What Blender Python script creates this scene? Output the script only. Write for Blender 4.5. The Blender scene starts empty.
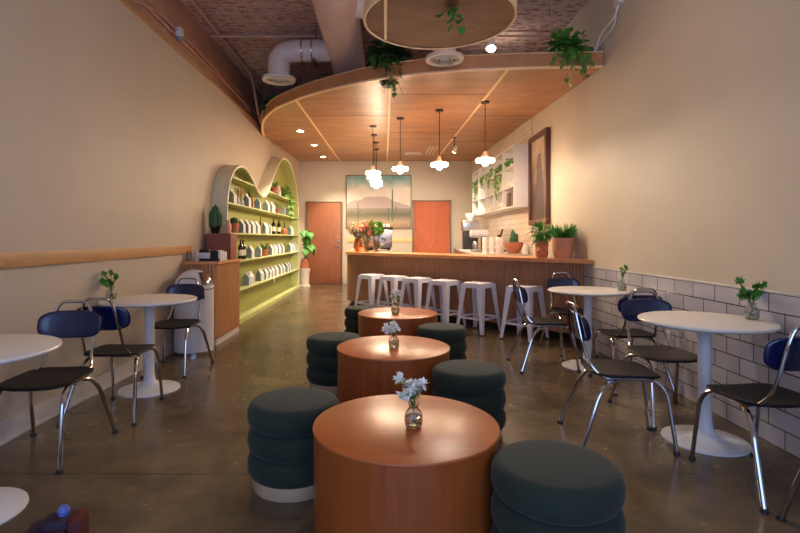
import bpy, bmesh, math, random
from mathutils import Vector, Matrix
R = math.radians; PI = math.pi
rnd = random.Random(7)
S = bpy.context.scene; C = S.collection
H = 1.25; F = 500.0
XL, XR, YB, YF, ZD = -2.34, 2.36, 13.6, -1.6, 4.0

# ------------------------------------------------------------------ materials
def lin(c):
    return tuple(((v/255)/12.92 if v/255 <= .04045 else ((v/255+.055)/1.055)**2.4) for v in c) + (1,)
MATS = {}
def mat(name, col, rough=.5, metal=0, noise=0, nscale=8, bump=0, bscale=40, trans=0, emit=None, estr=0, coat=0, spec=.5, sss=0, sheen=0, stretch=None):
    m = bpy.data.materials.new(name); m.use_nodes = True; nt = m.node_tree; b = nt.nodes['Principled BSDF']
    c = lin(col); b.inputs['Base Color'].default_value = c; b.inputs['Roughness'].default_value = rough
    b.inputs['Metallic'].default_value = metal; b.inputs['Coat Weight'].default_value = coat
    b.inputs['Specular IOR Level'].default_value = spec
    b.inputs['Transmission Weight'].default_value = trans
    b.inputs['Sheen Weight'].default_value = sheen
    if emit: b.inputs['Emission Color'].default_value = lin(emit); b.inputs['Emission Strength'].default_value = estr
    tc = nt.nodes.new('ShaderNodeTexCoord'); vec = tc.outputs['Object']
    if stretch:
        mp = nt.nodes.new('ShaderNodeMapping'); mp.inputs['Scale'].default_value = stretch
        nt.links.new(vec, mp.inputs['Vector']); vec = mp.outputs['Vector']
    n = nt.nodes.new('ShaderNodeTexNoise'); n.inputs['Scale'].default_value = nscale; n.inputs['Detail'].default_value = 4
    nt.links.new(vec, n.inputs['Vector'])
    r = nt.nodes.new('ShaderNodeValToRGB'); a = max(noise, .03)
    r.color_ramp.elements[0].position = .3; r.color_ramp.elements[1].position = .7
    r.color_ramp.elements[0].color = tuple(x*(1-a) for x in c[:3])+(1,)
    r.color_ramp.elements[1].color = tuple(min(1, x*(1+a)) for x in c[:3])+(1,)
    nt.links.new(n.outputs['Fac'], r.inputs['Fac']); nt.links.new(r.outputs['Color'], b.inputs['Base Color'])
    if bump:
        n2 = nt.nodes.new('ShaderNodeTexNoise'); n2.inputs['Scale'].default_value = bscale; n2.inputs['Detail'].default_value = 5
        nt.links.new(vec, n2.inputs['Vector'])
        bp = nt.nodes.new('ShaderNodeBump'); bp.inputs['Strength'].default_value = bump; bp.inputs['Distance'].default_value = .02
        nt.links.new(n2.outputs['Fac'], bp.inputs['Height']); nt.links.new(bp.outputs['Normal'], b.inputs['Normal'])
    MATS[name] = m
    return m
M = MATS
mat('wall_paint', (200, 187, 167), .55, noise=.03, nscale=2, bump=.08, bscale=120)
mat('upper_wall', (184, 146, 124), .8, noise=.12, nscale=3, bump=.4, bscale=20)
mat('baseboard', (205, 200, 198), .4)
mat('rail_wood', (196, 146, 92), .45, noise=.12, nscale=6, stretch=(8, .6, 8))
mat('pale_rail', (226, 196, 130), .5)
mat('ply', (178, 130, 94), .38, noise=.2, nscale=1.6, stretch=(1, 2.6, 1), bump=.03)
mat('ply_shaded', (140, 92, 62), .65, noise=.22, nscale=2, stretch=(1, 2.6, 1), bump=.03)  # same plywood as the canopy, its colour darkened for shade on the disc
mat('ply_edge', (186, 130, 86), .45, noise=.15, nscale=5)
mat('ply_strip', (252, 218, 170), .45, noise=.05)
mat('seam', (120, 72, 46), .7)
mat('cherry', (152, 76, 32), .3, noise=.14, nscale=7, stretch=(6, 6, .5))
mat('cherry_top_lit', (182, 98, 46), .33, noise=.1, nscale=4, stretch=(1, 7, 1), bump=.03, bscale=80)  # cherry wood with its colour raised for light reflected on the tops
mat('door_wood', (150, 92, 64), .4, noise=.15, nscale=6, stretch=(8, 8, .6))
mat('reed_wood', (172, 122, 86), .5, noise=.2, nscale=9, stretch=(5, 5, .4))
mat('bar_top', (212, 148, 102), .35, noise=.1, nscale=5, stretch=(1, 5, 1))
mat('cab_wood', (180, 130, 86), .45, noise=.2, nscale=9, stretch=(5, 5, .4))
mat('white_laminate', (226, 222, 216), .35)
mat('white_metal', (222, 222, 226), .35, spec=.5)
mat('stool_white', (232, 234, 248), .35)
mat('navy', (9, 20, 66), .25, coat=.4)
mat('seat_dark', (13, 13, 20), .5, spec=.25)
mat('chrome', (190, 190, 195), .13, metal=1)
mat('rubber', (30, 30, 32), .6)
mat('velvet', (28, 40, 29), .9, noise=.25, nscale=5, sheen=.08, bump=.1, bscale=50)
mat('plinth_wood', (186, 156, 126), .6, noise=.1, nscale=6)
mat('spiral_duct', (222, 196, 186), .55, metal=.0, noise=.05)
mat('duct_white', (232, 216, 208), .5)
mat('vent_white', (220, 214, 206), .45)
mat('vent_dark', (90, 84, 80), .6)
mat('pipe', (200, 160, 144), .6)
mat('terracotta', (186, 112, 82), .75, noise=.1, nscale=6, bump=.1)
mat('terracotta_pale', (204, 146, 112), .75, noise=.12, nscale=6, bump=.1)
mat('red_block', (138, 84, 72), .8, noise=.1, nscale=12)
mat('cactus', (54, 98, 60), .6, noise=.2, nscale=20, bump=.4, bscale=60)
mat('leaf', (82, 148, 58), .5, noise=.35, nscale=14)
mat('leaf_dark', (50, 98, 46), .5, noise=.35, nscale=14)
mat('leaf_bright', (116, 170, 72), .5, noise=.3, nscale=14)
mat('stem', (120, 120, 60), .6)
mat('petal_white', (250, 246, 236), .6)
mat('petal_pink', (226, 160, 140), .6, noise=.15, nscale=20)
mat('petal_cream', (240, 226, 196), .6)
mat('green_paint', (152, 158, 86), .5, noise=.03)
mat('shelf_paint', (186, 192, 128), .45)
mat('arch_paint', (226, 220, 190), .5)
mat('carton_grey', (142, 154, 168), .6, noise=.05)
mat('carton_white', (214, 218, 216), .55)
mat('bottle_dark', (22, 26, 20), .12, coat=.3)
mat('bottle_amber', (150, 96, 30), .2)
mat('paper_label', (232, 226, 214), .6)
mat('foil_red', (120, 30, 26), .35)
mat('copper', (190, 110, 70), .3, metal=.8)
mat('black_metal', (28, 26, 26), .4, metal=.3)
mat('steel', (186, 184, 180), .25, metal=.9)
mat('curtain', (244, 150, 108), .8, noise=.06)
mat('picture_frame', (92, 56, 38), .4, noise=.2, nscale=12)
mat('thin_frame', (120, 96, 74), .4)
mat('cup', (236, 218, 208), .4)
mat('candle_glass', (220, 110, 80), .3, emit=(255, 120, 60), estr=1.2)
mat('red_cloth', (84, 24, 20), .7)
mat('purple_cloth', (44, 24, 46), .7)
mat('blue_cap', (90, 110, 190), .4)
mat('pendant_neck', (214, 150, 120), .5)
mat('shade_glass', (255, 226, 190), .4, emit=(255, 224, 186), estr=20)
mat('bulb', (255, 230, 200), .4, emit=(255, 228, 194), estr=560)
mat('spot_face', (255, 255, 255), .4, emit=(255, 238, 215), estr=45)
mat('spot_face_cool', (255, 255, 255), .4, emit=(240, 246, 255), estr=45)
mat('marble', (206, 198, 190), .5, noise=.12, nscale=6)
mat('stone_ped', (214, 204, 190), .7, noise=.08, nscale=10)
mat('crockery', (200, 196, 190), .4, noise=.35, nscale=30)
mat('boxes_dark', (96, 74, 70), .6, noise=.5, nscale=30)
mat('rope', (188, 138, 96), .8)
mat('paint_green', (96, 110, 96), .8)

def nodes_of(name, rough=.5):
    m = bpy.data.materials.new(name); m.use_nodes = True; MATS[name] = m
    nt = m.node_tree; b = nt.nodes['Principled BSDF']; b.inputs['Roughness'].default_value = rough
    return m, nt, b
def N(nt, t, **kw):
    n = nt.nodes.new(t)
    for k, v in kw.items(): setattr(n, k, v)
    return n
def ramp(nt, stops, fac):
    r = N(nt, 'ShaderNodeValToRGB'); e = r.color_ramp.elements
    e[0].position = stops[0][0]; e[0].color = lin(stops[0][1])
    e[1].position = stops[-1][0]; e[1].color = lin(stops[-1][1])
    for p, c in stops[1:-1]:
        k = e.new(p); k.color = lin(c)
    nt.links.new(fac, r.inputs['Fac']); return r.outputs['Color']
def mth(nt, op, a, b=None, c=None):
    n = N(nt, 'ShaderNodeMath', operation=op)
    for i, v in enumerate((a, b, c)):
        if v is None: continue
        if hasattr(v, 'links'): nt.links.new(v, n.inputs[i])
        else: n.inputs[i].default_value = v
    return n.outputs[0]
def mixc(nt, fac, a, b):
    n = N(nt, 'ShaderNodeMix', data_type='RGBA')
    for s, v in ((n.inputs[0], fac), (n.inputs[6], a), (n.inputs[7], b)):
        if hasattr(v, 'links'): nt.links.new(v, s)
        else: s.default_value = v
    return n.outputs[2]

# polished concrete
m, nt, b = nodes_of('concrete')
tc = N(nt, 'ShaderNodeTexCoord'); n1 = N(nt, 'ShaderNodeTexNoise'); n1.inputs['Scale'].default_value = 1.3; n1.inputs['Detail'].default_value = 8; n1.inputs['Roughness'].default_value = .65
n2 = N(nt, 'ShaderNodeTexNoise'); n2.inputs['Scale'].default_value = 7; n2.inputs['Detail'].default_value = 4
nt.links.new(tc.outputs['Object'], n1.inputs['Vector']); nt.links.new(tc.outputs['Object'], n2.inputs['Vector'])
mixn = mth(nt, 'ADD', mth(nt, 'MULTIPLY', n1.outputs['Fac'], .85), mth(nt, 'MULTIPLY', n2.outputs['Fac'], .15))
col = ramp(nt, [(.3, (66, 56, 43)), (.5, (96, 81, 61)), (.7, (132, 111, 80))], mixn)
sp = N(nt, 'ShaderNodeSeparateXYZ'); nt.links.new(tc.outputs['Object'], sp.inputs[0])
def joint(c, off, step):
    d = mth(nt, 'ABSOLUTE', mth(nt, 'SUBTRACT', mth(nt, 'FLOORED_MODULO', mth(nt, 'ADD', c, off), step), step/2))
    return mth(nt, 'LESS_THAN', d, .006)
j = mth(nt, 'MAXIMUM', joint(sp.outputs[1], -1.0, 3.3), joint(sp.outputs[0], .9, 3.0))
col = mixc(nt, mth(nt, 'MULTIPLY', j, .6), col, lin((50, 38, 28)))
nt.links.new(col, b.inputs['Base Color'])
rr = mth(nt, 'MULTIPLY_ADD', n2.outputs['Fac'], .2, .14); nt.links.new(rr, b.inputs['Roughness'])
bp = N(nt, 'ShaderNodeBump'); bp.inputs['Strength'].default_value = .02; nt.links.new(n2.outputs['Fac'], bp.inputs['Height']); nt.links.new(bp.outputs['Normal'], b.inputs['Normal'])
# wall tile
def tile(name, w, h, shift, c1, c2, grout, mortar, rough):
    m, nt, b = nodes_of(name, rough)
    tc = N(nt, 'ShaderNodeTexCoord'); sp = N(nt, 'ShaderNodeSeparateXYZ'); cb = N(nt, 'ShaderNodeCombineXYZ')
    nt.links.new(tc.outputs['Object'], sp.inputs[0]); nt.links.new(mth(nt, 'ADD', sp.outputs[1], -shift), cb.inputs[0]); nt.links.new(sp.outputs[2], cb.inputs[1])
    br = N(nt, 'ShaderNodeTexBrick'); br.offset = .5
    br.inputs['Scale'].default_value = 1; br.inputs['Brick Width'].default_value = w; br.inputs['Row Height'].default_value = h
    br.inputs['Mortar Size'].default_value = mortar; br.inputs['Mortar Smooth'].default_value = .2
    br.inputs['Color1'].default_value = lin(c1); br.inputs['Color2'].default_value = lin(c2); br.inputs['Mortar'].default_value = lin(grout)
    nt.links.new(cb.outputs[0], br.inputs['Vector']); nt.links.new(br.outputs['Color'], b.inputs['Base Color'])
    bp = N(nt, 'ShaderNodeBump', invert=True); bp.inputs['Strength'].default_value = .5; bp.inputs['Distance'].default_value = .01
    nt.links.new(br.outputs['Fac'], bp.inputs['Height']); nt.links.new(bp.outputs['Normal'], b.inputs['Normal'])
    b.inputs['Specular IOR Level'].default_value = .5
    b.inputs['Coat Weight'].default_value = .2
tile('wall_tile', .25, .1144, .06, (198, 194, 200), (180, 176, 184), (66, 58, 54), .0042, .22)
tile('bar_tile', .25, .1, 0, (226, 214, 196), (216, 204, 186), (170, 150, 130), .003, .2)
# sprayed deck ceiling
m, nt, b = nodes_of('deck', .9)
tc = N(nt, 'ShaderNodeTexCoord'); mp = N(nt, 'ShaderNodeMapping'); mp.inputs['Scale'].default_value = (6, 14, 6)
nt.links.new(tc.outputs['Object'], mp.inputs['Vector'])
v = N(nt, 'ShaderNodeTexVoronoi'); v.inputs['Scale'].default_value = 1.2; nt.links.new(mp.outputs['Vector'], v.inputs['Vector'])
n1 = N(nt, 'ShaderNodeTexNoise'); n1.inputs['Scale'].default_value = 4; n1.inputs['Detail'].default_value = 8; nt.links.new(mp.outputs['Vector'], n1.inputs['Vector'])
hh = mth(nt, 'ADD', v.outputs['Distance'], n1.outputs['Fac'])
nt.links.new(ramp(nt, [(.4, (110, 74, 66)), (.8, (206, 164, 148)), (1, (236, 206, 194))], hh), b.inputs['Base Color'])
bp = N(nt, 'ShaderNodeBump'); bp.inputs['Strength'].default_value = 1; bp.inputs['Distance'].default_value = .06
nt.links.new(hh, bp.inputs['Height']); nt.links.new(bp.outputs['Normal'], b.inputs['Normal'])
# desert landscape canvas (x -1.04..0.70, z 1.52..2.94)
m, nt, b = nodes_of('desert_canvas', .7)
tc = N(nt, 'ShaderNodeTexCoord'); sp = N(nt, 'ShaderNodeSeparateXYZ'); nt.links.new(tc.outputs['Object'], sp.inputs[0])
u = mth(nt, 'DIVIDE', mth(nt, 'ADD', sp.outputs[0], 1.04), 1.74); w = mth(nt, 'DIVIDE', mth(nt, 'ADD', sp.outputs[2], -1.52), 1.42)
n1 = N(nt, 'ShaderNodeTexNoise'); n1.inputs['Scale'].default_value = 3; n1.inputs['Detail'].default_value = 6; nt.links.new(tc.outputs['Object'], n1.inputs['Vector'])
n2 = N(nt, 'ShaderNodeTexNoise'); n2.inputs['Scale'].default_value = 30; n2.inputs['Detail'].default_value = 4; nt.links.new(tc.outputs['Object'], n2.inputs['Vector'])
wd = mth(nt, 'ADD', w, mth(nt, 'MULTIPLY_ADD', n1.outputs['Fac'], .4, -.2))
sky = ramp(nt, [(.5, (216, 202, 186)), (.74, (224, 212, 200)), (.9, (160, 184, 178)), (1, (112, 156, 160))], wd)
arch = mth(nt, 'SUBTRACT', .62, mth(nt, 'MULTIPLY', mth(nt, 'POWER', mth(nt, 'ABSOLUTE', mth(nt, 'SUBTRACT', u, .45)), 1.6), .6))
mt = mth(nt, 'LESS_THAN', mth(nt, 'ADD', w, mth(nt, 'MULTIPLY_ADD', n1.outputs['Fac'], .2, -.1)), arch)
c = mixc(nt, mt, sky, lin((180, 162, 158)))
land = ramp(nt, [(0, (150, 120, 90)), (.12, (176, 154, 128)), (.25, (104, 104, 84)), (.45, (176, 160, 140)), (.5, (150, 146, 132))], mth(nt, 'ADD', w, mth(nt, 'MULTIPLY_ADD', n2.outputs['Fac'], .24, -.12)))
c = mixc(nt, mth(nt, 'LESS_THAN', w, .38), c, land)
nt.links.new(c, b.inputs['Base Color'])
# dark robed figure canvas on the right wall (y 7.2..7.95, z 1.5..2.78)
m, nt, b = nodes_of('figure_canvas', .45)
tc = N(nt, 'ShaderNodeTexCoord'); sp = N(nt, 'ShaderNodeSeparateXYZ'); nt.links.new(tc.outputs['Object'], sp.inputs[0])
n1 = N(nt, 'ShaderNodeTexNoise'); n1.inputs['Scale'].default_value = 5; n1.inputs['Detail'].default_value = 6; nt.links.new(tc.outputs['Object'], n1.inputs['Vector'])
uu = mth(nt, 'ADD', sp.outputs[1], -7.52); w = mth(nt, 'DIVIDE', mth(nt, 'ADD', sp.outputs[2], -1.5), 1.28)
bg = ramp(nt, [(0, (48, 30, 24)), (.45, (84, 56, 42)), (.7, (150, 124, 100)), (1, (190, 168, 140))], mth(nt, 'ADD', w, mth(nt, 'MULTIPLY_ADD', n1.outputs['Fac'], .5, -.25)))
half = mth(nt, 'MULTIPLY_ADD', mth(nt, 'SUBTRACT', .8, w), .22, .08)
fig = mth(nt, 'MULTIPLY', mth(nt, 'LESS_THAN', mth(nt, 'ABSOLUTE', mth(nt, 'ADD', uu, mth(nt, 'MULTIPLY_ADD', n1.outputs['Fac'], .1, -.05))), half), mth(nt, 'LESS_THAN', w, .8))
nt.links.new(mixc(nt, mth(nt, 'MULTIPLY', fig, .8), bg, lin((52, 32, 28))), b.inputs['Base Color'])
# clear glass
m, nt, b = nodes_of('glass', .03)
b.inputs['Base Color'].default_value = lin((232, 236, 232)); b.inputs['Transmission Weight'].default_value = 1; b.inputs['IOR'].default_value = 1.4
m, nt, b = nodes_of('water', .02)
b.inputs['Base Color'].default_value = lin((225, 232, 222)); b.inputs['Transmission Weight'].default_value = 1; b.inputs['IOR'].default_value = 1.33

# ------------------------------------------------------------------ mesh helpers
def add_box(bm, x0, x1, y0, y1, z0, z1, bev=0, mtx=None):
    r = bmesh.ops.create_cube(bm, size=1)
    vs = r['verts']
    for v in vs:
        v.co = Vector(((x0+x1)/2+v.co.x*(x1-x0), (y0+y1)/2+v.co.y*(y1-y0), (z0+z1)/2+v.co.z*(z1-z0)))
    if bev:
        es = list({e for v in vs for e in v.link_edges})
        rr = bmesh.ops.bevel(bm, geom=es, offset=bev, segments=2, affect='EDGES', profile=.6)
        vs = list({v for f in rr['faces'] for v in f.verts} | {v for v in vs if v.is_valid})
    if mtx:
        bmesh.ops.transform(bm, matrix=mtx, verts=[v for v in vs if v.is_valid])
    return vs
def add_lathe(bm, prof, seg=32, o=(0, 0, 0), ax=None, wob=None):
    mt = (ax or Matrix.Identity(4)); o = Vector(o); rings = []
    for r, z in prof:
        if r < 1e-6: rings.append([bm.verts.new(o+(mt @ Vector((0, 0, z))))])
        else: rings.append([bm.verts.new(o+(mt @ Vector((r*math.cos(2*PI*i/seg), r*math.sin(2*PI*i/seg), z)))) for i in range(seg)])
    for a, b_ in zip(rings, rings[1:]):
        for i in range(seg):
            j = (i+1) % seg
            if len(a) == 1 and len(b_) == 1: continue
            if len(a) == 1: bm.faces.new((a[0], b_[i], b_[j]))
            elif len(b_) == 1: bm.faces.new((a[i], b_[0], a[j]))
            else: bm.faces.new((a[i], b_[i], b_[j], a[j]))
def fillet(pts, rad, n=5):
    pts = [Vector(p) for p in pts]; out = [pts[0]]
    for a, b_, c in zip(pts, pts[1:], pts[2:]):
        d1 = (a-b_); d2 = (c-b_); r1 = min(rad, d1.length*.48); r2 = min(rad, d2.length*.48)
        p = b_+d1.normalized()*r1; q = b_+d2.normalized()*r2
        for k in range(n+1):
            t = k/n; out.append(p*(1-t)**2+b_*2*t*(1-t)+q*t*t)
    out.append(pts[-1]); return out
def add_tube(bm, pts, r, seg=10, caps=True, closed=False):
    pts = [Vector(p) for p in pts]; n = len(pts); rings = []
    T = []
    for i in range(n):
        if closed: t = pts[(i+1) % n]-pts[i-1]
        else: t = pts[min(i+1, n-1)]-pts[max(i-1, 0)]
        T.append(t.normalized())
    up = Vector((0, 0, 1)) if abs(T[0].z) < .9 else Vector((1, 0, 0))
    nrm = (up-T[0]*up.dot(T[0])).normalized()
    for i in range(n):
        nrm = (nrm-T[i]*nrm.dot(T[i])).normalized(); bi = T[i].cross(nrm)
        rr = r[i] if isinstance(r, (list, tuple)) else r
        rings.append([bm.verts.new(pts[i]+nrm*rr*math.cos(2*PI*k/seg)+bi*rr*math.sin(2*PI*k/seg)) for k in range(seg)])
    lim = n if closed else n-1
    for i in range(lim):
        a, b_ = rings[i], rings[(i+1) % n]
        for k in range(seg):
            l = (k+1) % seg; bm.faces.new((a[k], a[l], b_[l], b_[k]))
    if caps and not closed:
        bm.faces.new(rings[0][::-1]); bm.faces.new(rings[-1])
def add_prism(bm, poly, z0, z1, zf=None, plane='xy'):
    """poly in the plane, extruded along the third axis"""
    def P(a, b_, c):
        if plane == 'xy': return Vector((a, b_, c+(zf(a, b_) if zf else 0)))
        if plane == 'yz': return Vector((c, a, b_))
        return Vector((a, c, b_))
    lo = [bm.verts.new(P(a, b_, z0)) for a, b_ in poly]; hi = [bm.verts.new(P(a, b_, z1)) for a, b_ in poly]
    n = len(poly); f1 = bm.faces.new(lo[::-1]); f2 = bm.faces.new(hi)
    for i in range(n):
        j = (i+1) % n; bm.faces.new((lo[i], lo[j], hi[j], hi[i]))
    bmesh.ops.triangulate(bm, faces=[f1, f2])
def add_pad(bm, a, b_, th, pw=3.0, rings=7, seg=40, fn=None, edge=.5):
    """flat rounded slab: superellipse a x b; fn(x,y)->(dx,dy,dz) bends it"""
    prof = []
    for i in range(1, rings+1): prof.append((i/rings*(1-edge*th/min(a, b_)), 1))
    base = prof[-1][0]
    for k in (1, 2, 3): prof.append((base+(1-base)*math.sin(k*PI/6), math.cos(k*PI/6)))
    full = [(s, z) for s, z in prof]+[(s, -z) for s, z in prof[-2::-1]]
    def pt(s, t, z):
        c, s_ = math.cos(t), math.sin(t)
        x = a*s*math.copysign(abs(c)**(2/pw), c); y = b_*s*math.copysign(abs(s_)**(2/pw), s_); zz = z*th/2
        d = fn(x, y) if fn else (0, 0, 0)
        return Vector((x+d[0], y+d[1], zz+d[2]))
    top = bm.verts.new(pt(0, 0, 1)); bot = bm.verts.new(pt(0, 0, -1)); R_ = []
    for s, z in full: R_.append([bm.verts.new(pt(s, 2*PI*i/seg, z)) for i in range(seg)])
    for i in range(seg):
        j = (i+1) % seg
        bm.faces.new((top, R_[0][i], R_[0][j])); bm.faces.new((bot, R_[-1][j], R_[-1][i]))
        for p, q in zip(R_, R_[1:]): bm.faces.new((p[i], q[i], q[j], p[j]))
def B(): return bmesh.new()
def obj(name, bm, m, parent=None, smooth=35, extra=None, label=None, loc=None):
    bmesh.ops.recalc_face_normals(bm, faces=bm.faces)
    me = bpy.data.meshes.new(name); bm.to_mesh(me); bm.free()
    me.materials.append(M[m])
    for e in extra or (): me.materials.append(M[e])
    if smooth:
        me.shade_smooth(); me.set_sharp_from_angle(angle=R(smooth))
    o = bpy.data.objects.new(name, me); C.objects.link(o)
    if parent: o.parent = parent
    if loc: o.location = loc
    if label: o['label'] = label
    return o
def box_obj(name, dims, m, parent=None, bev=0, **k):
    bm = B(); add_box(bm, *dims, bev=bev); return obj(name, bm, m, parent, **k)
def tag(o, label, cat, group=None, kind=None):
    o['label'] = label; o['category'] = cat
    if group: o['group'] = group
    if kind: o['kind'] = kind
    return o
def thing(name, label, cat, loc=(0, 0, 0), rz=0, group=None, sc=1):
    o = bpy.data.objects.new(name, None); C.objects.link(o); o.empty_display_size = .1
    o.location = loc; o.rotation_euler = (0, 0, rz); o.scale = (sc, sc, sc)
    return tag(o, label, cat, group)
def struct(o): o['kind'] = 'structure'; return o
def dup(o, loc, rz, label, parent=None, group=None):
    c = o.copy(); C.objects.link(c)
    if parent: c.parent = parent
    else:
        c.location = loc; c.rotation_euler = (0, 0, rz); c['label'] = label
        if group: c['group'] = group
    for ch in [x for x in C.objects if x.parent == o]: dup(ch, None, None, None, c)
    return c

# ------------------------------------------------------------------ room
struct(box_obj('floor', (XL-.1, XR+.1, YF, YB+.1, -.05, 0), 'concrete'))
struct(box_obj('ceiling', (XL-.1, XR+.1, YF, YB+.1, ZD, ZD+.05), 'deck'))
bm = B(); add_box(bm, XL-.12, XL, YF, YB, 0, 3.36); struct(obj('wall_left', bm, 'wall_paint'))
bm = B(); add_box(bm, XL-.12, XL-.03, YF, YB, 3.36, ZD); struct(obj('wall_left_upper', bm, 'upper_wall'))
bm = B(); add_box(bm, XR, XR+.12, YF, YB, 0, ZD); struct(obj('wall_right', bm, 'wall_paint'))
bm = B(); add_box(bm, XL-.12, XR+.12, YB, YB+.12, 0, ZD); struct(obj('wall_back', bm, 'wall_paint'))
# front wall with the shop window opening behind the camera
bm = B()
add_box(bm, XL-.12, XR+.12, YF-.12, YF, 0, .35); add_box(bm, XL-.12, XR+.12, YF-.12, YF, 2.9, ZD)
add_box(bm, XL-.12, XL+.25, YF-.12, YF, .35, 2.9); add_box(bm, XR-.25, XR+.12, YF-.12, YF, .35, 2.9)
struct(obj('wall_front', bm, 'wall_paint'))
bm = B()
for x in (XL+.25, -.8, .8, XR-.3): add_box(bm, x, x+.05, YF-.08, YF-.03, .35, 2.9)
struct(obj('window_1', bm, 'black_metal'))
struct(box_obj('trim_1', (XL, XL+.022, YF, 6.0, 1.064, 1.16), 'rail_wood', bev=.003))
bm = B(); add_box(bm, XL, XL+.02, YF, 5.7, 0, .13, .004); add_box(bm, XL, XL+.035, YF, 5.7, 0, .02, .004); struct(obj('baseboard_left', bm, 'baseboard'))
struct(box_obj('trim_2', (XL-.03, XL+.012, YF, 9.3, 3.345, 3.375), 'rail_wood', bev=.004))
struct(box_obj('trim_3', (XL-.03, XL-.005, YF, 9.0, 3.60, 3.71), 'upper_wall', bev=.004))
# back wall dado rail & baseboard
struct(box_obj('trim_4', (-1.02, .74, YB-.02, YB, 1.14, 1.25), 'pale_rail', bev=.003))
bm = B(); add_box(bm, -2.2, 2.3, YB-.015, YB, 0, .1); struct(obj('baseboard_back', bm, 'baseboard'))
# tile wainscot
struct(box_obj('trim_5', (XR-.012, XR, YF, 6.6, 0, .915), 'wall_tile'))
struct(box_obj('trim_6', (XR-.016, XR, YF, 6.2, .915, .93), 'baseboard', bev=.003))
struct(box_obj('trim_7', (XR-.010, XR, 8.0, YB, .95, 3.2), 'bar_tile'))

# doors at the back
def frame(bm, x0, x1, z1, w, y0, y1):
    add_box(bm, x0-w, x0, y0, y1, 0, z1+w, .004); add_box(bm, x1, x1+w, y0, y1, 0, z1+w, .004); add_box(bm, x0-w, x1+w, y0, y1, z1, z1+w, .004)
d = thing('door_1', 'plain red-brown wooden door in the back wall beside the green shelf unit', 'door', (0, 0, 0)); d['kind'] = 'structure'
box_obj('door_leaf', (-2.11, -1.2, YB-.05, YB-.01, .01, 2.2), 'door_wood', d, bev=.003)
bm = B(); frame(bm, -2.12, -1.19, 2.21, .03, YB-.06, YB-.001); obj('door_frame', bm, 'thin_frame', d)
h = B(); add_lathe(h, [(0, 0), (.028, 0), (.028, .012), (.012, .014), (.012, .05), (0, .05)], 16, (-1.27, YB-.05, 1.02), Matrix.Rotation(PI/2, 4, 'X'))
add_box(h, -1.38, -1.26, YB-.105, YB-.09, 1.01, 1.03, .004); obj('door_handle', h, 'chrome', d)
h = B(); add_lathe(h, [(0, 0), (.025, 0), (.025, .012), (0, .014)], 16, (-1.27, YB-.05, 1.17), Matrix.Rotation(PI/2, 4, 'X')); obj('deadbolt', h, 'chrome', d)
bm = B(); frame(bm, .775, 1.76, 2.24, .035, YB-.09, YB-.001); struct(obj('door_2', bm, 'thin_frame'))
def curtain(x0, x1, lab, ph):
    bm = B(); nx = 60; rows = []
    for zi, z in enumerate((2.25, 1.6, .9, .04)):
        rows.append([bm.verts.new((x0+(x1-x0)*i/nx+.01*math.sin(zi*1.7+ph), YB-.045-.006*math.sin(i/nx*2*PI*(2+ph)+zi*.3)-.004*zi, z)) for i in range(nx+1)])
    for a, b_ in zip(rows, rows[1:]):
        for i in range(nx): bm.faces.new((a[i], a[i+1], b_[i+1], b_[i]))
    g = bmesh.ops.solidify(bm, geom=bm.faces[:], thickness=.004)
    return tag(obj('curtain', bm, 'curtain', smooth=60), lab, 'curtain', 'doorway curtains')
curtain(.785, 1.30, 'burnt-orange curtain panel on the left half of the back doorway', .3)
curtain(1.315, 1.75, 'burnt-orange curtain panel on the right half of the back doorway', .8)
# desert painting
p = thing('landscape_painting', 'large desert landscape painting with saguaro cactus on the back wall', 'painting', (0, 0, 0))
box_obj('canvas', (-1.04, .70, YB-.035, YB-.005, 1.52, 2.94), 'desert_canvas', p)
bm = B()
for a in ((-1.06, .72, 1.5, 1.525), (-1.06, .72, 2.935, 2.96), (-1.06, -1.035, 1.525, 2.935), (.695, .72, 1.525, 2.935)): add_box(bm, a[0], a[1], YB-.045, YB-.002, a[2], a[3])
obj('picture_frame', bm, 'thin_frame', p)
bm = B()
def saguaro(bm, x, z, h, w, arms):
    y = YB-.0365
    add_tube(bm, [(x, y, z), (x, y, z+h*.5), (x, y, z+h)], [w*.8, w, w*.6], 6)
    for s, az, ah in arms:
        add_tube(bm, fillet([(x, y, z+az), (x+s, y, z+az+.02), (x+s, y, z+az+ah)], .05, 3), w*.6, 6)
saguaro(bm, .20, 1.72, .85, .022, [(.1, .18, .22), (-.1, .14, .2)]); saguaro(bm, .09, 1.72, .3, .014, []); saguaro(bm, -.73, 1.72, .5, .014, [(.06, .2, .1)])
for v in bm.verts: v.co.y = YB-.037+(v.co.y-(YB-.0365))*.08
obj('painted_cactus', bm, 'paint_green', p)

# ------------------------------------------------------------------ overhead
cz = lambda x, y: 2.943+.029*y
edge = [(2.35, 5.40), (1.94, 5.42), (1.26, 5.48), (.70, 5.57), (.27, 5.71), (-.18, 5.93), (-.59, 6.24), (-.95, 6.56), (-1.28, 6.93), (-1.56, 7.3), (-1.78, 7.72), (-1.96, 8.15), (-2.11, 8.65), (-2.24, 9.2), (-2.33, 9.7)]
def smooth_poly(P, n=5):
    P = [Vector((*p, 0)) for p in P]; out = []
    for i in range(len(P)-1):
        p0 = P[max(i-1, 0)]; p1 = P[i]; p2 = P[i+1]; p3 = P[min(i+2, len(P)-1)]
        for k in range(n):
            t = k/n; q = .5*((2*p1)+(p2-p0)*t+(2*p0-5*p1+4*p2-p3)*t*t+(3*p1-p0-3*p2+p3)*t**3); out.append((q.x, q.y))
    out.append((P[-1].x, P[-1].y)); return out
ed = smooth_poly(edge)
cn = thing('ceiling_canopy', 'curved plywood canopy hanging over the bar from wall to wall', 'ceiling panel', (0, 0, 0))
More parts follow.
